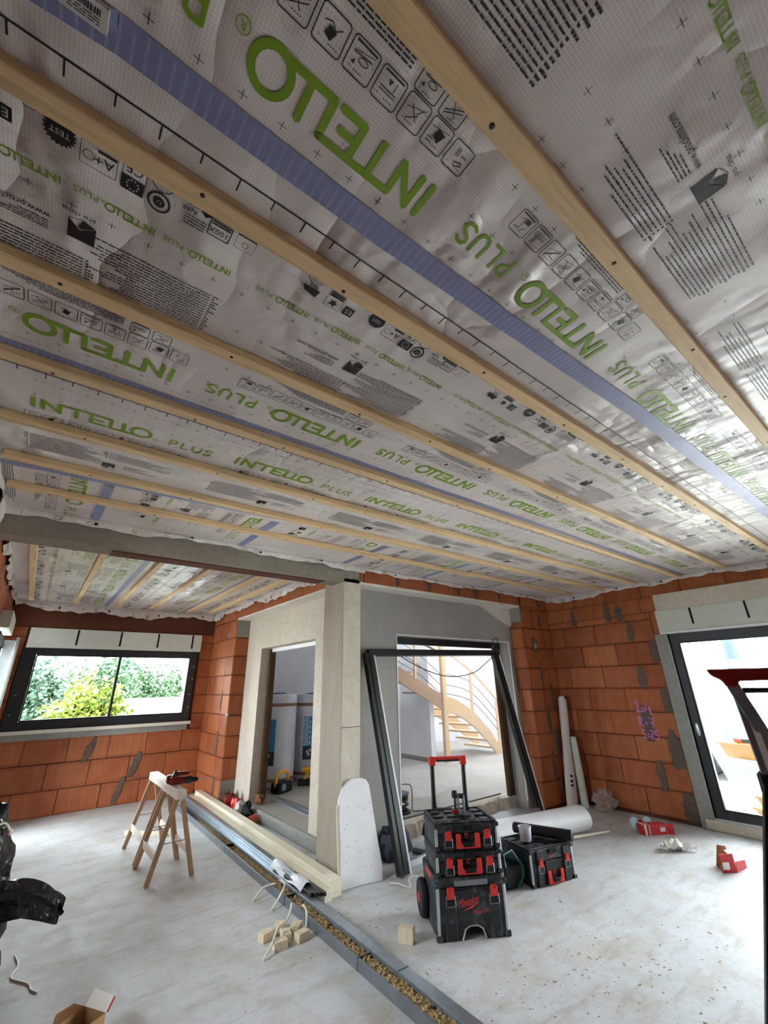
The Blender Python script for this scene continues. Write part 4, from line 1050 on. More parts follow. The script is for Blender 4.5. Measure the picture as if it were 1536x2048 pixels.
leanbar(0, 1, 1, 1, .07, .07, 'head', 'alu_black')
leanbar(.0, .03, 1, .03, .05, .06, 'sill', 'alu_light')
MB().box(-.05, .05, -.03, .03, 0, .05).build('foot_block', M['block'], t, bevel=.004, loc=(.05, -.0, 0))
# cable slung from the frame
cb_ = thing('hanging_cable', 'thin black cable drooping from the leaning frame', 'cable', (5.15, 4.1, 1.9))
P = [Vector((5.13, 4.06, 1.95)), Vector((5.02, 4.1, 1.86)), Vector((4.75, 4.14, 1.72)), Vector((4.35, 4.2, 1.68)), Vector((3.95, 4.28, 1.78)), Vector((3.56, 4.36, 1.98)), Vector((3.5, 4.40, 2.1))]
def spline(P, n=8, closed=False):
    out = []
    for i in range(len(P)-1):
        p0, p1, p2, p3 = P[max(i-1, 0)], P[i], P[i+1], P[min(i+2, len(P)-1)]
        for k in range(n):
            s = k/n; out.append(0.5*((2*p1)+(p2-p0)*s+(2*p0-5*p1+4*p2-p3)*s*s+(3*p1-p0-3*p2+p3)*s**3))
    out.append(P[-1]); return out
MB().tube([p-Vector((5.15, 4.1, 1.9)) for p in spline(P)], .006, 6).build('cable_run', M['cable'], cb_, smooth=True)
MB().tube([p-Vector((5.15, 4.1, 1.9)) for p in spline([Vector((5.13, 4.06, 2.0)), Vector((5.15, 4.05, 2.16)), Vector((5.3, 4.08, 2.2)), Vector((5.4, 4.2, 2.12)), Vector((5.45, 4.33, 2.1))])], .006, 6).build('cable_end', M['cable'], cb_, smooth=True)

# ---------------- white polystyrene panel against the pillar
t = thing('polystyrene_panel', 'white polystyrene offcut with rounded top leaning on the pillar', 'panel', (2.44, 3.77, 0), (0, 0, math.atan2(-.06, .39)))
out = [(0, 0), (.2, .004), (.40, 0), (.405, .12), (.375, .32), (.345, .56), (.325, .72), (.30, .765), (.25, .785), (.17, .79), (.11, .77), (.05, .71), (.012, .63), (.0, .5), (.006, .3), (-.004, .15)]
Mp = Matrix.Translation((0, .0, 0)) @ Matrix.Rotation(PI/2-.16, 4, 'X')
MB().prism(out, -.055, 0, Mp).build('board', M['eps_white'], t, bevel=.008)
MB().prism([(-.012, .1), (.008, .1), (.01, .6), (-.008, .58)], -.05, -.006, Mp).build('torn_edge', M['lintel'], t)
for k in range(16):
    a, b = random.uniform(.03, .34), random.uniform(.05, .6)
    MB().lathe([(0, .0008), (.004, .0)], 6, Mp @ Matrix.Translation((a, b, .0006))).build('fleck', M['mortar'], t)

# ---------------- sawhorses
def sawhorse(label, yc, L, zt, dx=0.0):
    t = thing('sawhorse', label, 'sawhorse', (1.375+dx, yc, 0), group='sawhorses')
    MB().box(-.045, .045, -L/2-.03, L/2+.03, zt-.075, zt-.0).box(-.012, .012, -L/2-.03, L/2+.03, zt-.09, zt-.07).build('top_rail', M['saw_top'], t, bevel=.004)
    for sy in (-1, 1):
        for sx in (-1, 1):
            MB().bar((sx*.02, sy*(L/2-.02), zt-.06), (sx*.19, sy*L/2, .0+.002), .042, .024, up=(0, 1, 0)).build('leg', M['saw_wood'], t, bevel=.003)
        MB().tube([(-.115, sy*(L/2-.005), .29), (.115, sy*(L/2-.005), .29)], .004, 6).build('spreader_wire', M['galv_dark'], t)
    for sx in (-1, 1):
        MB().bar((sx*.145, -L/2+.0, .19), (sx*.145, L/2-.0, .19), .022, .06).build('cross_rail', M['saw_top'], t, bevel=.003)
    return t
sawhorse('wooden sawhorse carrying a red drill, nearer to the metal rails end', 5.22, .52, .70)
sawhorse('wooden sawhorse standing behind the one with the drill', 5.88, .62, .70, .01)
o = MB().bar((1.29, 6.74, .02), (1.66, 6.33, .02), .05, .04).build('floor_batten', M['pale_wood'], None, bevel=.003); tag(o, 'short pale batten lying on the floor behind the sawhorses', 'batten')
# drill on the near horse
t = thing('cordless_drill', 'red and black cordless drill lying on the sawhorse', 'drill', (1.40, 5.18, .70), (0, 0, -.35))
Mq = Matrix.Translation((0, 0, .045)) @ Matrix.Rotation(PI/2, 4, 'Y')
MB().lathe([(0, -.09), (.03, -.09), (.036, -.06), (.036, .03), (.03, .05), (0, .05)], 16, Mq).build('motor_housing', M['red_dark'], t, smooth=True)
MB().lathe([(0, .05), (.031, .05), (.034, .09), (.03, .12), (0, .12)], 16, Mq).build('gearbox', M['case'], t, smooth=True)
MB().lathe([(0, .12), (.02, .12), (.024, .15), (.014, .175), (0, .175)], 14, Mq).build('chuck', M['alu_black'], t, smooth=True)
MB().cyl((.175, 0, .045), (.27, 0, .045), .004, n=8).build('bit', M['galv'], t)
MB().bar((-.05, 0, .05), (-.075, .11, .05), .05, .034).build('grip', M['case'], t, bevel=.01, seg=2)
MB().obox((-.08, .15, .04), (.11, .06, .075), (0, 0, .25)).build('battery', M['red_dark'], t, bevel=.008)
MB().obox((.0, .11, .09), (.16, .05, .035), (0, 0, .1)).build('second_handle', M['red_dark'], t, bevel=.01)
MB().bar((-.06, .0, .07), (-.055, .12, .11), .03, .03).build('guard', M['alu_black'], t, bevel=.006)

# ---------------- timber, steel rails, chips
t = thing('timber_beam', 'pale planed timber beam lying highest beside the facade step', 'timber', (2.31, 3.68, 0))
MB().bar((.04, .03, .062), (.14, 4.25, .062), .10, .124).build('beam_core', M['pale_wood'], t, bevel=.004)
t = thing('timber_beam', 'pale planed timber beam lying low against the taller one', 'timber', (2.22, 3.68, 0))
MB().bar((.035, .0, .036), (.135, 4.2, .036), .07, .072).build('beam_core', M['pale_wood'], t, bevel=.004)
def u_rail(label, p0, p1, w, h, mat, th=.004, up=True, marks=()):
    t = thing('steel_rail', label, 'rail', (p0[0], p0[1], p0[2]))
    d = Vector(p1)-Vector(p0); L = d.length; ang = math.atan2(d.y, d.x)-PI/2
    M4 = Matrix.Rotation(ang, 4, 'Z')
    a = MB().box(-w/2, w/2, 0, L, 0 if up else h-th, th if up else h, M4); a.build('web', M[mat], t)
    for sx in (-1, 1):
        MB().box(sx*w/2-th/2, sx*w/2+th/2, 0, L, 0, h, M4).build('flange', M[mat], t, bevel=.001)
        if up: MB().box(sx*w/2-(.012 if sx > 0 else 0), sx*w/2+(0 if sx > 0 else .012), 0, L, h-th, h, M4).build('lip', M[mat], t)
    for m in marks: MB().box(-w/2-.003, w/2+.003, m, m+.006, -.0005 if up else h-.001, h+.0015, M4).build('strap', M['alu_black'], t)
    return t
u_rail('dull steel channel full of sawdust on the near side', (1.965, 1.75, 0), (2.10, 7.7, 0), .10, .062, 'galv_dark', marks=(1.05, 2.1, 3.6))
u_rail('steel channel turned over beside the sawdust channel', (2.055, 1.78, 0), (2.19, 7.75, 0), .07, .07, 'galv', up=False, marks=(.75, 2.05, 4.2))
u_rail('bright narrow steel channel nearest to the timber', (2.165, 3.9, 0), (2.255, 7.8, 0), .055, .055, 'galv', up=False)
u_rail('bright narrow steel channel stacked on the upturned pair', (2.135, 3.95, .072), (2.225, 7.7, .072), .048, .04, 'galv', up=False)
t = thing('plastic_sleeve', 'white plastic sleeve with black profile ends lying on the steel rails', 'sleeve', (2.12, 3.75, .0))
MB().grid(lambda u, v: (-.05+.12*u+.03*v, .05+.65*v, .075+.05*math.sin(PI*u)+.012*math.sin(9*v)), 10, 12).build('film', M['wrap'], t, smooth=True)
for k in range(4): MB().box(-.03+.028*k, -.006+.028*k, -.08-.02*k, .4, .074, .1).build('profile', M['alu_black'], t, bevel=.003)
# sawdust in the channel: one mass
sd = MB(); r = random.Random(3)
sd.grid(lambda u, v: (1.967+.0227*(4.9*v+.03)+(u-.5)*.088, 1.78+4.9*v, .012+.040*max(0, 1-v*.75)+.008*mnoise.noise(Vector((u*4, v*60, 0)))-.012*abs(u-.5)), 8, 240)
for k in range(1100):
    s = r.random()**1.3; yy = 1.85+s*4.2; xx = 1.967+.0227*(yy-1.75)+r.uniform(-.036, .036); c = Vector((xx, yy, .018+.042*max(0, 1-(yy-1.78)/4.9*.75)+r.random()*.004))
    a = r.uniform(0, PI); e = r.uniform(.004, .011)
    sd.obox(c, (e*1.6, e, e*.7), (r.uniform(-.6, .6), r.uniform(-.6, .6), a))
o = sd.build('sawdust', M['chips']); tag(o, 'sawdust and wood chips heaped in the steel channel', 'sawdust', kind='stuff')
sd = MB()
for k in range(420):
    if k % 2: xx, yy = r.gauss(2.25, .35), r.gauss(2.9, .5)
    else: xx, yy = r.gauss(3.1, .5), r.gauss(1.75, .35)
    if 1.88 < xx-.0227*(yy-1.75) < 2.12 or (2.35 < xx < 3.35 and 2.3 < yy < 3.2) or (2.1 < xx < 2.9 and yy > 3.5) or (2.25 < xx < 2.5 and 2.7 < yy < 3.0): continue
    e = r.uniform(.001, .0045)
    sd.obox((xx, yy, e*.3), (e*r.uniform(1.5, 6), e, e*.6), (0, 0, r.uniform(0, PI)))
o = sd.build('wood_crumbs', M['chips']); tag(o, 'wood crumbs strewn over the concrete floor', 'crumbs', kind='stuff')
# offcut blocks
blk = MB().box(-.045, .045, -.03, .03, 0, .05).mesh('wood_block', M['block'], bevel=.002)
BL = [(1.65, 3.49, 0, .3, 'wood offcut block at the left of the little heap'), (1.765, 3.53, 0, .9, 'wood offcut block at the back of the little heap'), (1.68, 3.33, 0, -.1, 'wood offcut block at the front of the little heap'),
      (1.755, 3.40, 0, 1.3, 'wood offcut block in the middle of the little heap'), (1.84, 3.33, 0, .2, 'wood offcut block between the heap and the steel channel'), (1.86, 3.45, 0, .7, 'wood offcut block at the far right of the little heap')]
for x, y, z, a, lb in BL:
    o = inst('wood_block', blk, None, (x, y, z), (0, 0, a)); tag(o, lb, 'block', 'wood offcut blocks')
o = inst('wood_block', MB().box(-.032, .032, -.05, .05, 0, .085).mesh('wood_block_tall', M['block'], bevel=.002), None, (2.37, 2.85, 0), (0, 0, .55)); tag(o, 'single wood offcut block standing alone left of the toolbox stack', 'block', 'wood offcut blocks')
# cable snippets
def wire(label, pts, rad=.0075, mat='cable_white'):
    p0 = Vector(pts[0]); o = MB().tube([p-p0 for p in spline([Vector(p) for p in pts], 6)], rad, 6).build('cable_piece', M[mat], None, smooth=True, loc=p0)
    return tag(o, label, 'cable', 'cable snippets')
wire('white cable snippet bent over the wood offcut heap', [(1.54, 3.27, .007), (1.62, 3.32, .05), (1.68, 3.38, .085), (1.78, 3.43, .10), (1.85, 3.52, .14)])
wire('white cable snippet poking out of the channel farther from the camera', [(1.80, 4.08, .006), (1.90, 4.12, .06), (1.99, 4.1, .07)])
wire('white cable snippet poking out of the channel beside the sawdust lump', [(1.85, 3.84, .008), (1.94, 3.88, .075), (2.02, 3.98, .09), (2.01, 4.06, .10)])
wire('short white cable end behind the wood offcut heap', [(1.92, 3.42, .02), (1.94, 3.46, .09), (1.93, 3.5, .12)])
wire('white string wriggling on the floor by the bin bags', [(.31, 4.38, .004), (.33, 4.23, .004), (.30, 4.13, .004), (.30, 4.08, .004), (.33, 4.03, .004), (.38, 3.95, .004), (.39, 3.88, .004), (.42, 3.82, .004)], .005)
wire('pale cord curling out under the foot of the leaning frame', [(2.83, 3.62, .006), (2.88, 3.56, .01), (2.9, 3.48, .006), (2.93, 3.45, .006), (2.97, 3.52, .03), (3.05, 3.54, .03), (3.12, 3.5, .006)], .006)

# ---------------- rags and bottles heap near the step
HP = [('rag', 'dark maroon rag at the back of the heap by the brick pier', 'rag', (2.585, 7.07), (.085, .085, .12), 'skirt'), ('work_glove', 'dark red work glove on the heap by the brick pier', 'glove', (2.58, 6.87), (.08, .08, .12), 'red_dark'), ('work_glove', 'bright red work glove on the heap by the brick pier', 'glove', (2.59, 6.66), (.08, .075, .11), 'case_red'),
      ('rag', 'white rag crumpled on the heap by the brick pier', 'rag', (2.575, 6.48), (.08, .085, .10), 'paper'), ('rag', 'black rag crumpled on the heap beside the step', 'rag', (2.59, 6.29), (.075, .08, .11), 'rubber'),
      ('paint_tin', 'orange red tin lying behind the timber', 'tin', (2.58, 6.08), (.07, .06, .06), 'orange'), ('rag', 'brown rag heap lying before the doorway jamb', 'rag', (2.83, 6.46), (.06, .09, .06), 'carton_dark')]
for i, (nm, lb, ct, (x, y), rad, mt) in enumerate(HP):
    zb = .125 if x > 2.69 else 0; ro = 1.2 if nm == 'paint_tin' else 0
    if nm == 'paint_tin':
        t = thing(nm, lb, ct, (x, y, zb+.05), (0, 0, .6))
        MB().lathe([(0, -.07), (.05, -.07), (.05, .07), (0, .07)], 16, Matrix.Rotation(PI/2, 4, 'Y')).build('body', M[mt], t, smooth=True)
        MB().lathe([(.0, .071), (.052, .071), (.052, .08), (0, .08)], 16, Matrix.Rotation(PI/2, 4, 'Y')).build('lid', M['paper'], t, smooth=True)
        continue
    t = thing(nm, lb, ct, (x, y, zb), (0, 0, 0))
    MB().blob((0, 0, rad[2]*.8), rad, 16, 10, .3, 2.2, i+1, zmin=.001).build('fabric', M[mt], t, smooth=True)
    if nm == 'work_glove':
        for k in range(4): MB().tube([(-.03+.02*k, -rad[1]*.5, .09), (-.035+.023*k, -rad[1]*.9, .07), (-.04+.026*k, -rad[1]*1.15, .02)], .013, 8).build('finger', M[mt], t, smooth=True)
        MB().lathe([(.035, -.02), (.04, .0), (.035, .02)], 12, Matrix.Translation((0, rad[1]*.8, .05)) @ Matrix.Rotation(PI/2, 4, 'X')).build('cuff', M['rubber'], t, smooth=True)

# ---------------- corner: rolled membrane and plastic bag
t = thing('membrane_roll', 'tall rolled up printed membrane standing in the brick corner', 'roll', (6.2, 3.84, 0), (.0, .115, 0))
MB().lathe([(.03, .0), (.05, .0), (.052, .4), (.048, .8), (.04, 1.39), (.03, 1.395), (.028, .1)], 18).build('inner_roll', M['lintel'], t, smooth=True)
def flap(u, v):
    a = 2.6+2.6*u; r = .056+.004*math.sin(9*v)
    return (r*math.cos(a)-.06*(1-v)*(1-u)*1.2, r*math.sin(a)-.012*(1-v), .012+1.36*v-.02*u)
MB().grid(flap, 14, 14).build('outer_wrap', M['membrane'], t, smooth=True)
for k, z in enumerate((.25, .3, .36)): MB().grid(lambda u, v: tuple(Vector(flap(.45+.2*u, (z+.03*v)/1.36))+Vector((-.004, -.006, 0))), 4, 2).build('black_print', M['ink'], t)
t = thing('membrane_roll', 'shorter rolled up pale sheet leaning beside the tall membrane roll', 'roll', (6.33, 3.735, 0), (0, -.03, 0))
MB().lathe([(.03, .0), (.05, .0), (.05, .4), (.04, .85), (.022, .86), (.02, .1)], 18).build('coil', M['eps'], t, smooth=True)
for z in (.2, .42, .6): MB().lathe([(.0505, z), (.0515, z+.004), (.0505, z+.008)], 18).build('edge_line', M['lintel'], t)
t = thing('plastic_bag', 'crumpled clear plastic bag beside the rolled membrane', 'bag', (6.35, 3.46, 0))
MB().blob((0, 0, .10), (.13, .12, .12), 26, 16, .45, 3.2, 4, zmin=.002).build('film', M['cling'], t, smooth=False)
MB().blob((.02, .02, .05), (.09, .08, .05), 14, 8, .4, 3, 6, zmin=.002).build('crumpled_paper', M['chips'], t)

# ---------------- white downpipe lengths behind the lone case
t = thing('pvc_gutter', 'white plastic gutter length lying behind the lone toolbox', 'gutter', (4.07, 3.50, .02), (0, 0, math.atan2(-.28, 1.28)))
def gut(r): return [(r*math.cos(a)*1.15, .12+r*math.sin(a)) for a in [PI*1.25-PI*1.5*i/14 for i in range(15)]]
o_, i_ = gut(.125), gut(.117)
poly = o_+i_[::-1]
Mg = Matrix(((0, 0, 1, 0), (1, 0, 0, 0), (0, 1, 0, 0), (0, 0, 0, 1)))
MB().prism(poly, .0, 1.3, Mg).build('channel', M['pvc'], t, smooth=True)
MB().prism([(a*.96, b*.96) for a, b in gut(.11)]+[(a*.9, b*.9) for a, b in gut(.104)][::-1], .02, 1.29, Mg).build('inner_channel', M['pvc'], t, smooth=True)
MB().cyl((.9, -.17, .025), (1.45, -.22, .02), .014, .008, 10).build('thin_rod', M['pale_wood'], t)

# ---------------- circular saw, bag and bits behind the frame foot
t = thing('mitre_saw', 'grey and navy mitre saw half hidden behind the leaning frame', 'saw', (3.68, 3.97, 0), (0, 0, .3))
MB().box(-.2, .2, -.14, .14, .01, .05).build('base', M['galv_dark'], t, bevel=.01)
MB().lathe([(0, -.012), (.12, -.012), (.12, .012), (0, .012)], 30, Matrix.Translation((.02, .02, .13)) @ Matrix.Rotation(PI/2, 4, 'X')).build('blade', M['galv'], t, smooth=True)
MB().prism([(a, b) for a, b in arc(0, 0, .14, .1, PI-.1, 14)]+[(a, b) for a, b in arc(0, 0, .1, PI-.1, .1, 14)], -.03, .03, Matrix.Translation((.02, .02, .13)) @ Matrix.Rotation(PI/2, 4, 'X')).build('guard', M['navy_bag'], t, bevel=.006)
MB().tube(spline([Vector((.1, .05, .2)), Vector((.16, .03, .3)), Vector((.12, -.02, .33)), Vector((.2, -.05, .16)), Vector((.24, -.06, .1))]), .016, 8).build('arm', M['rubber'], t, smooth=True)
MB().obox((.3, .02, .16), (.07, .09, .16), (.2, .3, .2)).build('yellow_handle', M['yellow'], t, bevel=.015, seg=2)
t = thing('tool_bag', 'dark navy fabric tool bag slumped behind the frame stile', 'bag', (3.2, 4.02, 0))
MB().blob((0, 0, .13), (.19, .12, .15), 20, 12, .2, 2, 8, zmin=.001).build('sack', M['navy_bag'], t, smooth=True)
MB().tube(spline([Vector((-.08, -.06, .24)), Vector((-.03, -.08, .34)), Vector((.05, -.08, .33)), Vector((.09, -.07, .22))]), .012, 6).build('strap', M['rubber'], t, smooth=True)
# cable reel on the hall floor
t = thing('cable_reel', 'grey extension cable reel standing on the hall floor', 'reel', (3.98, 4.86, .12), (0, 0, .4))
MB().lathe([(0, .005), (.14, .005), (.145, .015), (.14, .022), (0, .022)], 24).build('lower_flange', M['navy_bag'], t, smooth=True)
MB().lathe([(0, .19), (.125, .19), (.13, .2), (.125, .21), (0, .21)], 24).build('upper_flange', M['blue_grey'], t, smooth=True)
coil = []
for k in range(200): coil.append((.105+.014*math.sin(k*.77)*math.cos(k*.13), 2*PI*k/16))
MB().tube([(rr*math.cos(a), rr*math.sin(a), .03+.15*(.5+.5*math.sin(i*.045+.3*math.sin(i*.21)))) for i, (rr, a) in enumerate(coil)], .0075, 6).build('wound_cable', M['cable'], t, smooth=True)
MB().tube(spline([Vector((.16, -.1, .0)), Vector((.17, -.1, .2)), Vector((.14, -.08, .28)), Vector((-.02, .0, .29)), Vector((-.1, .05, .24))]), .007, 6).build('carry_frame', M['galv_dark'], t, smooth=True)
for a in (0, 2.1, 4.2): MB().tube([(.05*math.cos(a)-.02, .05*math.sin(a), .21), (.05*math.cos(a)-.02, .05*math.sin(a), .245), (.05*math.cos(a)+.02, .05*math.sin(a), .245), (.05*math.cos(a)+.02, .05*math.sin(a), .21)], .006, 6).build('socket_cover', M['cable'], t)
wire('black cable running from the reel towards the toolbox stack', [(4.12, 4.76, .13), (4.22, 4.6, .15), (4.42, 4.5, .16), (4.56, 4.37, .08), (4.5, 4.2, .01), (4.3, 4.1, .01)], .006, 'cable')

# ---------------- red cartons, paper
t = thing('carton', 'red and white screw carton with pale blue foam discs near the brick wall', 'carton', (5.86, 2.70, 0), (0, 0, -.55))
MB().box(-.14, .14, -.055, .055, .002, .095).build('sleeve', M['carton_red'], t, bevel=.003)
MB().box(-.12, -.1, -.057, .057, .001, .097).box(-.07, -.06, -.057, .057, .001, .097).box(.06, .12, -.0565, -.05, .03, .07).build('white_stripes', M['paper'], t)
MB().add([(.14, -.055, .002), (.21, -.07, .0), (.215, -.06, .1), (.14, -.055, .095)], [(0, 1, 2, 3)]).add([(.141, -.055, .002), (.211, -.07, .0), (.216, -.06, .1), (.141, -.055, .095)], [(3, 2, 1, 0)]).build('open_flap', M['carton_red'], t)
for k, (x, y, z) in enumerate(((-.13, .09, .075), (.02, .085, .07))):
    d = MB().lathe([(0, -.02), (.06, -.02), (.07, 0), (.06, .02), (0, .02)], 20, Matrix.Translation((x, y, z)) @ Matrix.Rotation(1.2, 4, 'X') @ Matrix.Rotation(.4, 4, 'Y')).build('foam_disc', M['blue_glove'], t, smooth=True)
MB().obox((-.06, .08, .08), (.07, .06, .05), (.2, .1, .3)).build('pink_insert', M['case_red'], t, bevel=.008)
def crumple(u, v, sx, sy, sz, sd):
    p = Vector((u*3+sd, v*3, sd)); h = sz*(abs(mnoise.noise(p))*1.6+.25*abs(mnoise.noise(p*2.3)))
    return ((u-.5)*sx, (v-.5)*sy+.15*sy*mnoise.noise(p*1.2), .003+h)
t = tag(MB().grid(lambda u, v: crumple(u, v, .30, .13, .09, 2.2), 16, 9).build('paper_scrap', M['paper'], None, loc=(5.52, 2.32, 0), rot=(0, 0, -.7)), 'crumpled white paper scrap on the floor between two red cartons', 'paper')
t = thing('carton', 'torn open red and white carton lying on the floor by the glass bay', 'carton', (5.35, 1.86, 0), (0, 0, -.45))
def panel(name, pts, mat, th=.004):
    P = [Vector(p) for p in pts]; n = (P[1]-P[0]).cross(P[2]-P[0]).normalized()*th
    k = len(P); return MB().add(P+[p+n for p in P], [tuple(range(k))[::-1], tuple(range(k, 2*k))]+[(i, (i+1) % k, k+(i+1) % k, k+i) for i in range(k)]).build(name, M[mat], t)
panel('front_face', [(-.13, -.06, 0), (-.01, -.085, .0), (-.03, -.1, .145), (-.15, -.075, .14)], 'carton_red')
panel('base', [(-.13, -.06, .003), (.01, -.085, .003), (.12, .05, .003), (-.04, .09, .003)], 'carton_dark')
panel('side_face', [(-.01, -.085, 0), (.17, -.02, .0), (.16, -.03, .06), (-.01, -.09, .08)], 'carton_red')
panel('open_flap', [(-.02, -.09, .1), (.15, -.04, .065), (.22, .06, .085), (.03, .04, .125)], 'paper')
panel('back_flap', [(-.04, .09, .003), (.09, .06, .003), (.07, .05, .15), (-.0, .07, .16)], 'carton')
MB().box(-.115, -.055, -.0945, -.0905, .035, .09).build('white_panel', M['paper'], t, rot=(.1, 0, -.2))
# open brown carton at the bottom of the picture
t = thing('carton', 'open brown cardboard box with a red lined flap by the bin bags', 'carton', (.55, 3.19, 0), (0, 0, .55))
t.scale = (.78, .78, .78)
panel('wall', [(-.11, -.09, 0), (.11, -.09, 0), (.11, -.09, .13), (-.11, -.09, .13)], 'carton', .005)
panel('wall', [(-.11, .09, 0), (-.11, -.09, 0), (-.11, -.09, .13), (-.11, .09, .13)], 'carton', .005)
panel('wall', [(.11, -.09, 0), (.11, .09, 0), (.11, .09, .13), (.11, -.09, .13)], 'carton', .005)
panel('wall', [(.11, .09, 0), (-.11, .09, 0), (-.11, .09, .13), (.11, .09, .13)], 'carton', .005)
panel('base', [(-.11, -.09, .002), (.11, -.09, .002), (.11, .09, .002), (-.11, .09, .002)], 'carton_dark')
panel('flap', [(-.11, .09, .13), (-.11, -.09, .13), (-.19, -.08, .08), (-.2, .08, .17)], 'carton', .004)
fl_ = panel('flap', [(.11, -.09, .13), (.11, .09, .13), (.17, .10, .19), (.165, -.08, .185)], 'paper', .004)
panel('red_band', [(.118, -.092, .131), (.165, -.083, .18), (.17, -.092, .178), (.122, -.1, .128)], 'carton_red', .004)
panel('torn_flap', [(.11, .09, .13), (-.11, .09, .13), (-.06, .13, .17), (.06, .14, .16)], 'carton_dark', .004)
MB().blob((0, -.01, .05), (.08, .06, .05), 12, 8, .4, 3, 9, zmin=.003).build('crumpled_lining', M['skirt'], t)

# ---------------- bin bags at the left edge
def binbag(label, loc, rad, seed, spout=None):
    t = thing('bin_bag', label, 'bag', loc, group='bin bags')
    MB().blob((0, 0, rad[2]*.92), rad, 40, 24, .16, 2.6, seed, zmin=.002).build('sack', M['bag'], t, smooth=True)
    if spout:
        P = spline([Vector(p) for p in spout], 6); n = len(P)
        mb = MB(); 
        def sp(u, v):
            i = min(n-1, int(round(v*(n-1)))); a = 2*PI*u; w = .10*(1-.55*v)+.02*math.sin(5*a+v*4)
            return (P[i].x+w*.55*math.cos(a), P[i].y+w*math.cos(a)*.9, P[i].z+w*1.0*math.sin(a))
        mb.grid(sp, 16, n-1).build('tied_neck', M['bag'], t, smooth=True)
    return t
binbag('upper black bin bag standing at the left picture edge', (-.05, 4.62, 0), (.24, .26, .44), 3)
binbag('lower black bin bag with a twisted neck at the left picture edge', (-.02, 3.72, 0), (.20, .26, .34), 5, [(.08, .0, .50), (.22, .0, .50), (.36, -.02, .46), (.45, -.02, .40)])
t = thing('packing_strap', 'white packing strap knotted on the upper bin bag', 'strap', (.02, 4.40, .70))
MB().tube(spline([Vector((-.12, 0, .02)), Vector((0, -.02, .05)), Vector((.06, -.01, .06)), Vector((.1, 0, .0))]), .007, 6).build('loop', M['cable_white'], t, smooth=True)
MB().blob((.1, 0, .0), (.018, .018, .018), 8, 6, .2).build('knot', M['cable_white'], t)

# ---------------- stepladder at the right edge
t = thing('stepladder', 'grey stepladder with a dark red top cap at the right picture edge', 'ladder', (2.2, .45, 0))
L0 = Vector((2.2, .45, 0))
a_top = Vector((2.13, .585, 1.575)); hinge = Vector((2.118, .564, 1.249)); foot = Vector((1.80, .84, .0))
dxr = Vector((.12, -.42, 0))          # across the ladder, away to the right
def P_(p): return Vector(p)-L0
cap = MB(); 
capd = dxr.normalized(); back = Vector((capd.y, -capd.x, 0))
Mc = Matrix(((capd.x, back.x, 0, P_(a_top).x), (capd.y, back.y, 0, P_(a_top).y), (0, 0, 1, P_(a_top).z), (0, 0, 0, 1)))
MB().prism([(-.05, .055), (-.04, .032), (-.012, .015), (.0, -.01), (.03, -.01), (.04, .012), (.45, .012), (.48, .055)], -.07, .08, Mc @ Matrix(((1, 0, 0, 0), (0, 0, 1, 0), (0, 1, 0, 0), (0, 0, 0, 1)))).build('top_cap', M['red_dark'], t, bevel=.005)
MB().cyl(P_(a_top+capd*.02+Vector((0, 0, -.022))), P_(a_top+capd*.46+Vector((0, 0, -.022))), .009, n=10).build('rung_bar', M['alu'], t)
for k in (0, 1):
    off = capd*(.018+.42*k)
    MB().bar(P_(a_top+off+Vector((0, 0, .0))), P_(hinge+off), .02, .05, up=tuple(back)).build('upper_stile', M['galv_dark'], t, bevel=.003)
    MB().bar(P_(a_top+off+capd*.022+Vector((0, 0, -.03))), P_(hinge+off+capd*.022), .022, .05, up=tuple(back)).build('upper_inner_stile', M['pvc'], t, bevel=.003)
    MB().bar(P_(hinge+off), P_(foot+off*1.25), .03, .062, up=tuple(back)).build('lower_stile', M['alu_black'], t, bevel=.003)
    MB().bar(P_(hinge+off+capd*.025+Vector((0, 0, -.05))), P_(foot+off*1.25+capd*.025+Vector((0, 0, .03))), .02, .05, up=tuple(back)).build('inner_stile', M['pvc'], t, bevel=.003)
    MB().obox(P_(hinge+off), (.05, .06, .075), (0, 0, math.atan2(capd.y, capd.x))).build('hinge', M['alu_black'], t, bevel=.01)
    MB().bar(P_(a_top+off+back*.05), P_(Vector((2.5, .2, 0))+off*.6), .026, .04, up=tuple(capd)).build('rear_stile', M['galv_dark'], t, bevel=.003)
for k in range(4):
    q = foot.lerp(hinge, .2+.25*k)
    MB().bar(P_(q+capd*.06), P_(q+capd*.43), .05, .02).build('step', M['galv_dark'], t, bevel=.003)

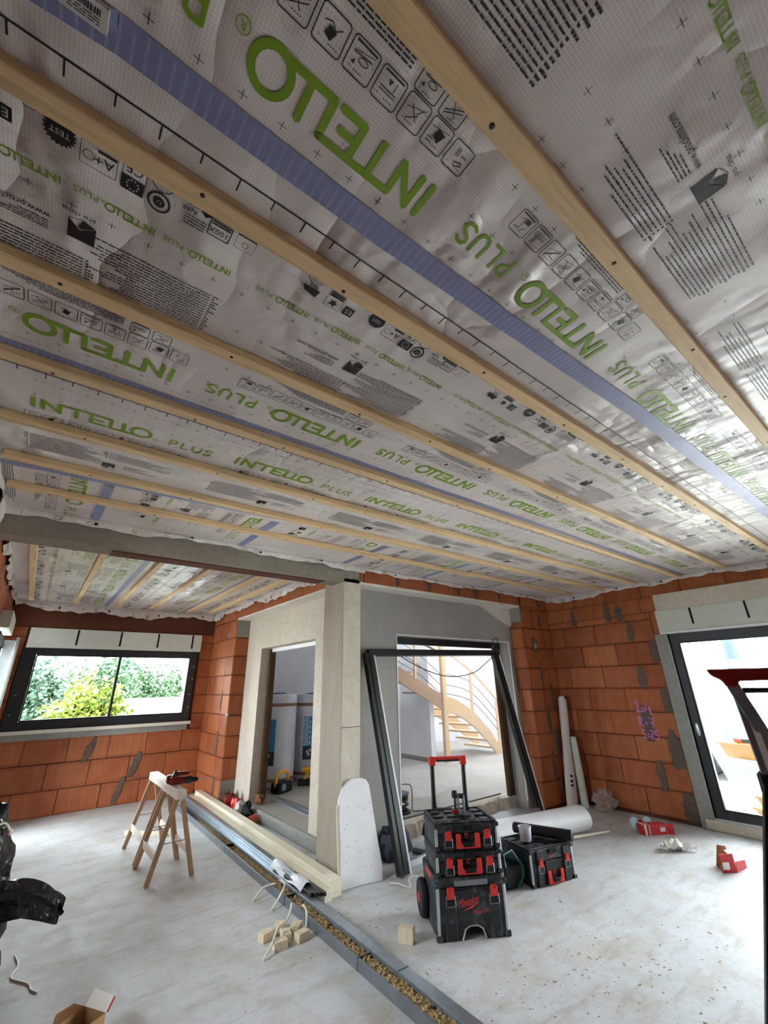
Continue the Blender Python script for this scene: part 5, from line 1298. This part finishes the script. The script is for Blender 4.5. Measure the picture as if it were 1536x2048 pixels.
# ---------------- insulation rolls and yellow tools behind the doorway
def ins_roll(label, x, y, r, h, rot, prints=True):
    t = thing('insulation_roll', label, 'insulation', (x, y, .12), (0, 0, rot), group='insulation rolls')
    MB().lathe([(.0, .01), (r*.9, .0), (r, .03), (r*1.01, h*.3), (r*.985, h*.6), (r, h-.06), (r*.93, h-.01), (r*.6, h), (0, h-.01)], 28).build('wrapping', M['wrap'], t, smooth=True)
    for z in (.09, h-.19): MB().lathe([(r*1.0, z), (r*1.012, z+.005), (r*1.012, z+.045), (r*1.0, z+.05)], 28).build('brown_tape', M['belt'], t, smooth=True)
    if prints:
        def pt(a0, a1, z0, z1, mat, nm, parent=t):
            return MB().grid(lambda u, v: (r*1.018*math.cos(a0+(a1-a0)*u), r*1.018*math.sin(a0+(a1-a0)*u), z0+(z1-z0)*v), 8, 2).build(nm, M[mat], parent, smooth=True)
        b = pt(-.36, .36, .52, .98, 'blue_print', 'blue_label'); pt(-.36, .36, .32, .52, 'navy_print', 'navy_label')
        wave = MB()
        for k in range(14): wave.grid(lambda u, v, k=k: (r*1.022*math.cos(-.34+.3*u+.02*math.sin(k)), r*1.022*math.sin(-.34+.3*u+.02*math.sin(k)), .54+.031*k+.012*v+.01*u), 3, 1)
        wave.build('white_print', M['pvc'], b)['kind'] = 'stuff'
        lg = MB()
        for k in range(5): lg.grid(lambda u, v, k=k: (r*1.022*math.cos(.02+.05*u), r*1.022*math.sin(.02+.05*u), .55+.08*k+.05*v), 1, 1)
        lg.build('white_print', M['pvc'], b)['kind'] = 'stuff'
        lg = MB()
        for a, z in ((-.15, .42), (-.05, .38), (.02, .44)): lg.grid(lambda u, v: (r*1.022*math.cos(a+.1*u), r*1.022*math.sin(a+.1*u), z+.04*v), 2, 1)
        lg.build('white_mark', M['pvc'], b)['kind'] = 'stuff'
    MB().blob((0, 0, h), (r*.5, r*.4, .02), 12, 6, .4, 3, x).build('folded_end', M['navy_print'], t, smooth=True)
    return t
ins_roll('grey wrapped insulation roll with a light blue label by the doorway jamb', 3.47, 7.42, .30, 1.36, math.atan2(-7.4, -3.4)-.45)
ins_roll('grey wrapped insulation roll with a dark blue label in the middle of the three', 4.17, 7.56, .28, 1.34, math.atan2(-7.5, -4.1)-.05)
ins_roll('grey wrapped insulation roll half hidden behind the doorway edge', 4.43, 6.98, .26, 1.40, math.atan2(-7.0, -4.4)+1.5, False)
t = thing('power_tool', 'yellow and black site radio on the hall floor before the rolls', 'tool', (3.36, 6.9, .12), (0, 0, .4))
MB().box(-.15, .15, -.09, .09, .0, .14).build('body', M['rubber'], t, bevel=.03, seg=2)
MB().tube(spline([Vector((-.13, 0, .08)), Vector((-.12, 0, .24)), Vector((0, 0, .27)), Vector((.11, 0, .24)), Vector((.13, 0, .08))]), .024, 8).build('roll_cage', M['yellow'], t, smooth=True)
MB().lathe([(0, 0), (.05, 0), (.045, .012), (0, .012)], 16, Matrix.Translation((-.06, -.092, .08)) @ Matrix.Rotation(PI/2, 4, 'X')).build('speaker', M['galv_dark'], t)
t = thing('power_tool', 'yellow and black drill driver lying on the hall floor between the rolls', 'tool', (3.86, 7.08, .12), (0, 0, -.5))
MB().box(-.12, .1, -.06, .06, .0, .09).build('battery_base', M['rubber'], t, bevel=.02, seg=2)
MB().bar((-.02, 0, .08), (.05, 0, .22), .06, .05).build('grip', M['yellow'], t, bevel=.012, seg=2)
MB().cyl((-.06, 0, .22), (.16, 0, .22), .038, .03, 14).build('motor', M['yellow'], t, smooth=True)

# ---------------- staircase and dust sheet in the hall
t = thing('spiral_staircase', 'pale wooden winding staircase behind the hazy dust sheet', 'staircase', (7.0, 6.97, .12))
S0_ = Vector((7.0, 6.97, .12))
MB().bar((0, 0, 0), (.03, 0, 2.3), .11, .09, up=(0, 1, 0)).build('newel_post', M['stair_wood'], t, bevel=.006)
def stringer(top, depth, name, mat):
    P = spline([Vector(p) for p in top], 6); mb = MB(); n = len(P)
    vs = []
    for p in P:
        for dy, dz in ((0, 0), (.05, 0), (.05, -depth), (0, -depth)): vs.append(p+Vector((0, dy, dz))-S0_)
    fs = [(0, 1, 2, 3)]+[tuple(4*(n-1)+k for k in (3, 2, 1, 0))]
    for i in range(n-1):
        for k in range(4): fs.append((4*i+k, 4*i+4+k, 4*i+4+(k+1) % 4, 4*i+(k+1) % 4))
    return mb.add(vs, fs).build(name, M[mat], t, smooth=True)
stringer([(4.6, 6.6, 2.72), (5.2, 6.75, 2.22), (5.79, 6.88, 1.89), (6.45, 6.94, 1.6), (7.0, 6.96, 1.35)], .28, 'upper_stringer', 'stair_dark')
stringer([(7.02, 6.98, 1.35), (7.4, 6.98, 1.26), (7.88, 6.97, 1.02), (8.25, 6.96, .72), (8.48, 6.95, .50), (8.75, 6.94, .12)], .3, 'lower_stringer', 'stair_wood')
stringer([(7.5, 8.0, 1.2), (8.0, 7.95, 1.0), (8.5, 7.9, .72), (9.0, 7.85, .4)], .24, 'outer_stringer', 'stair_wood')
for k in range(7):
    x = 8.62-.23*k; z = .24+.165*k
    MB().obox(Vector((x, 7.42+.02*k, z))-S0_, (.27, .9, .035), (0, 0, .04*k)).build('tread', M['stair_wood'], t, bevel=.004)
for k in range(5):
    MB().obox(Vector((6.6-.32*k, 7.3, 1.42+.2*k))-S0_, (.3, .7, .035), (0, 0, .1)).build('tread', M['stair_dark'], t, bevel=.004)
for x, z0, z1 in ((6.24, 1.66, 2.42), (7.9, .98, 1.83), (8.72, .2, 1.2)): MB().bar(Vector((x, 6.99, z0))-S0_, Vector((x+.02, 6.99, z1))-S0_, .045, .045, up=(0, 1, 0)).build('baluster', M['stair_wood'], t)
def rail(pts, r, mat, nm): return MB().tube([p-S0_ for p in spline([Vector(p) for p in pts])], r, 8).build(nm, M[mat], t, smooth=True)
rail([(5.2, 6.8, 2.2+.2), (6.26, 6.97, 2.43), (7.04, 6.97, 2.2)], .025, 'skirt', 'handrail'); rail([(7.04, 6.97, 2.3), (7.95, 6.97, 1.84), (8.86, 6.97, 1.12)], .025, 'stair_wood', 'handrail')
for d in (.2, .42, .6):
    rail([(5.3, 6.86, 2.75-d), (6.25, 6.99, 2.43-d), (7.02, 6.99, 1.95-d)], .007, 'cable', 'baluster_cable'); rail([(7.06, 6.99, 2.0-d), (7.92, 6.99, 1.8-d), (8.74, 6.99, 1.16-d)], .007, 'cable', 'baluster_cable')
t = thing('dust_sheet', 'hazy clear plastic dust sheet hanging across the hall opening', 'sheet', (5.0, 5.5, .12))
def shf(u, v):
    x = -1.9+4.6*u; y = -.25+.12*math.sin(u*11)+.05*math.sin(u*29+v*3)+.25*u
    return (x, y, 2.55*v+.01)
MB().grid(shf, 60, 8).build('film', M['film'], t, smooth=True)
rail_ = MB().bar((-2, -.25, 2.55), (2.7, 0, 2.55), .03, .03).build('batten', M['pale_wood'], t)

# ================================================================== outdoors
def leaf_bush(name, label, loc, rad, col, n, seed, size=.15, cat='shrub', group='garden shrubs', hollow=.55, trunk=True):
    r = random.Random(seed); t = thing(name, label, cat, loc, group=group)
    mb = MB()
    for k in range(n):
        a, c = r.uniform(0, 2*PI), r.uniform(-.35, 1); s_ = math.sqrt(max(0, 1-c*c)); q = hollow+(1-hollow)*r.random()
        bump = 1+.22*math.sin(3*a+seed)+.14*math.sin(7*a+5*c+seed)
        p = Vector((rad[0]*s_*math.cos(a)*q*bump, rad[1]*s_*math.sin(a)*q*bump, rad[2]*(.42+.58*c*q*bump)+.02))
        e = size*r.uniform(.6, 1.3); R = Euler((r.uniform(-1, 1), r.uniform(-1, 1), r.uniform(0, 6))).to_matrix()
        mb.add([p+R @ Vector(v) for v in ((-e/2, 0, 0), (0, -e*.28, .01), (e/2, 0, 0), (0, e*.28, .01))], [(0, 1, 2, 3)])
    o = mb.build('foliage', col, t)
    if trunk:
        for k in range(3): MB().tube(spline([Vector((0, 0, 0)), Vector((.1*math.cos(k*2), .1*math.sin(k*2), rad[2]*.4)), Vector((.3*rad[0]*math.cos(k*2), .3*rad[1]*math.sin(k*2), rad[2]*.8))], 4), .03, 6).build('stem', M['fence'], t)
    return t
def leafmat(name, c1, c2):
    t = NT(name); f = t.noise(t.coord(), 2.5, 4); c = t.ramp(f, [(0.3, c1), (0.7, c2)])
    return t.set(c, .5)
G1 = leafmat('grey_green_leaves', hx('435A48'), hx('6A846E')); G2 = leafmat('yellow_green_leaves', hx('6A7E2C'), hx('98A244')); G3 = leafmat('dark_hedge_leaves', hx('3A5638'), hx('5C7852')); G4 = leafmat('yellow_blossom', hx('948640'), hx('AA9C58'))
gz = -.3
garden = struct('ground_garden', MB().box(-14, 6.9, YBK+.2, 40, gz-.1, gz), M['terrace'], 'pale garden ground outside the nook window')
struct('ground_terrace', MB().box(6.7, 30, -14, 4.2, -.3, -.12), M['terrace'], 'pale terrace outside the glass bay')
struct('ground_side', MB().box(-20, XL-.2, -10, YBK+.2, -.3, -.15), M['terrace'], 'pale ground outside the side bay')
leaf_bush('leafy_shrub', 'tall grey green shrub at the left of the window view', (.11, 13.4, gz), (.70, .6, 2.5), G1, 5200, 1)
leaf_bush('leafy_shrub', 'bright yellow green shrub low in the middle of the window view', (1.15, 11.9, gz), (.75, .5, 2.0), G2, 4600, 2)
leaf_bush('leafy_shrub', 'small yellow green shrub at the bottom of the window view', (.50, 10.9, gz), (.40, .3, 1.5), G2, 2000, 3)
leaf_bush('leafy_shrub', 'dark green rounded hedge shrub behind the yellow one', (1.55, 15.0, gz), (1.1, .6, 2.55), G3, 5600, 4)
leaf_bush('leafy_shrub', 'shrub with yellow blossom between the grey and dark shrubs', (.95, 17.2, gz), (.5, .4, 2.25), G4, 2200, 5)
leaf_bush('garden_tree', 'pale green tree crown rising over the hedge', (3.1, 22.5, gz), (1.0, .8, 3.5), G1, 4200, 6, size=.18, cat='tree', group=None)
leaf_bush('leafy_shrub', 'dark hedge shrub behind the white garden wall', (3.0, 16.6, gz), (.95, .5, 2.5), G3, 5000, 7)
leaf_bush('leafy_shrub', 'slim hedge shrub behind the right end of the white garden wall', (4.05, 17.5, gz), (.34, .4, 2.5), G3, 2400, 8)
gw = thing('garden_wall', 'low white garden wall seen through the right window pane', 'wall', (3.2, 13.6, gz))
MB().box(-1.3, 4, 0, .2, 0, 1.62).build('masonry', M['house'], gw); MB().box(-1.32, 4, -.04, .24, 1.62, 1.68).build('coping', M['white_trim'], gw)

# beyond the bay: white wing, column, fence, tarpaulin, yellow totes, pallet, offcuts
nb = thing('neighbour_wing', 'white house wing across the terrace', 'building', (9.5, 4.4, -.12))
MB().box(-2.6, 10, -.12, .2, 0, 3.6).build('wall', M['house'], nb)
MB().box(2.3, 2.75, -.16, -.11, .9, 2.35).build('door_panel', M['dimmed_blue'], nb)
MB().box(1.9, 2.05, -.2, -.1, 2.0, 2.15).build('wall_lamp', M['fence'], nb)
co = thing('terrace_column', 'pale blue grey round column standing on the terrace', 'column', (9.15, 2.28, -.12))
MB().cyl((0, 0, 0), (0, 0, 3.2), .13, n=20).build('shaft', M['dimmed_blue'], co, smooth=True); MB().box(-.2, .2, -.2, .2, 0, .06).build('plinth', M['lintel'], co)
fe = thing('garden_fence', 'brown vertical board fence at the end of the terrace', 'fence', (13.0, 2.6, -.12))
for k in range(14): MB().box(0, .03, -.25-.28*k, .0-.28*k, .1, 2.25).build('board', M['fence'], fe)
MB().box(.03, .08, -3.9, 0, .5, .58).box(.03, .08, -3.9, 0, 1.7, 1.78).build('rail', M['fence'], fe)
tp = thing('tarpaulin', 'grey tarpaulin draped over a low stack on the terrace', 'tarpaulin', (10.9, 3.5, -.12))
MB().grid(lambda u, v: (-1.2+2.6*u, -.55*(1-v)+.12*math.sin(7*u)*(1-v)+.05, min(1.0, 1.6*v)+.03*math.sin(9*u+4*v)), 20, 10).build('sheet', M['tarp'], tp, smooth=True)
MB().box(-1.1, 1.3, .0, .5, 0, .96).build('covered_stack', M['tarp'], tp, bevel=.03)
def tote(label, loc, rz, sx=.26):
    t = thing('yellow_tote', label, 'crate', loc, (0, 0, rz), group='yellow totes')
    MB().add([(-sx*.85, -.15, 0), (sx*.85, -.15, 0), (sx*.85, .15, 0), (-sx*.85, .15, 0), (-sx, -.19, .19), (sx, -.19, .19), (sx, .19, .19), (-sx, .19, .19)], [(3, 2, 1, 0), (0, 1, 5, 4), (1, 2, 6, 5), (2, 3, 7, 6), (3, 0, 4, 7)]).build('tub', M['dimmed_yellow'], t)
    MB().box(-sx-.015, sx+.015, -.205, -.185, .17, .195).box(-sx-.015, sx+.015, .185, .205, .17, .195).box(-sx-.015, -sx, -.2, .2, .17, .195).box(sx, sx+.015, -.2, .2, .17, .195).build('rim', M['dimmed_yellow'], t)
    MB().box(-.09, .09, -.207, -.18, .145, .168).build('handle_slot', M['rubber'], t)
    return t
tote('yellow tote with black tools on a trestle outside the bay', (8.35, 2.2, .52), 1.2, .34)
MB().box(7.95, 8.75, 1.6, 2.4, .47, .52).build('trestle_table', M['pale_wood'], None)
tt = bpy.data.objects['trestle_table']; tag(tt, 'pale plank table top holding a yellow tote outside the bay', 'table')
for x in (8.0, 8.7):
    for y in (1.65, 2.35): MB().box(x-.02, x+.02, y-.02, y+.02, -.12-0, .47).build('leg', M['pale_wood'], tt)
tool = thing('hand_saw', 'black handled tool with a red end lying in the yellow tote', 'tool', (8.33, 2.18, .72), (0, 0, 1.2)); MB().box(-.2, .12, -.04, .04, 0, .05).build('blade_cover', M['rubber'], tool, bevel=.006); MB().box(.12, .24, -.045, .045, 0, .055).build('handle', M['case_red'], tool, bevel=.01)
tote('yellow tote standing on the terrace under the table', (8.35, 2.0, -.12), 1.2)
tote('yellow tote standing on the terrace nearest to the bay', (7.65, 1.85, -.12), 1.2)
pa = thing('pallet', 'weathered pallet lying on the terrace outside the bay', 'pallet', (8.75, 2.88, -.12), (0, 0, .3))
pa.scale = (.72, .72, 1)
for k in range(5): MB().box(-.5+.22*k, -.4+.22*k, -.4, .4, .1, .122).build('deck_board', M['pale_wood'], pa)
for y in (-.36, 0, .36): MB().box(-.5, .5, y-.04, y+.04, 0, .1).build('bearer', M['pale_wood'], pa)
for x, y, a, s, lb in ((8.2, 2.62, .4, .16, 'pale wood offcut outside the bay nearest to the pallet'), (7.85, 2.42, 1.1, .13, 'pale wood offcut outside the bay close to the glass'), (7.45, 2.3, .2, .16, 'flat pale wood offcut outside the bay by the yellow tote')):
    o = MB().box(-s, s, -.06, .06, 0, .08).build('wood_offcut', M['block'], None, bevel=.003, loc=(x, y, -.12), rot=(0, 0, a)); tag(o, lb, 'offcut', 'wood offcuts on the terrace')
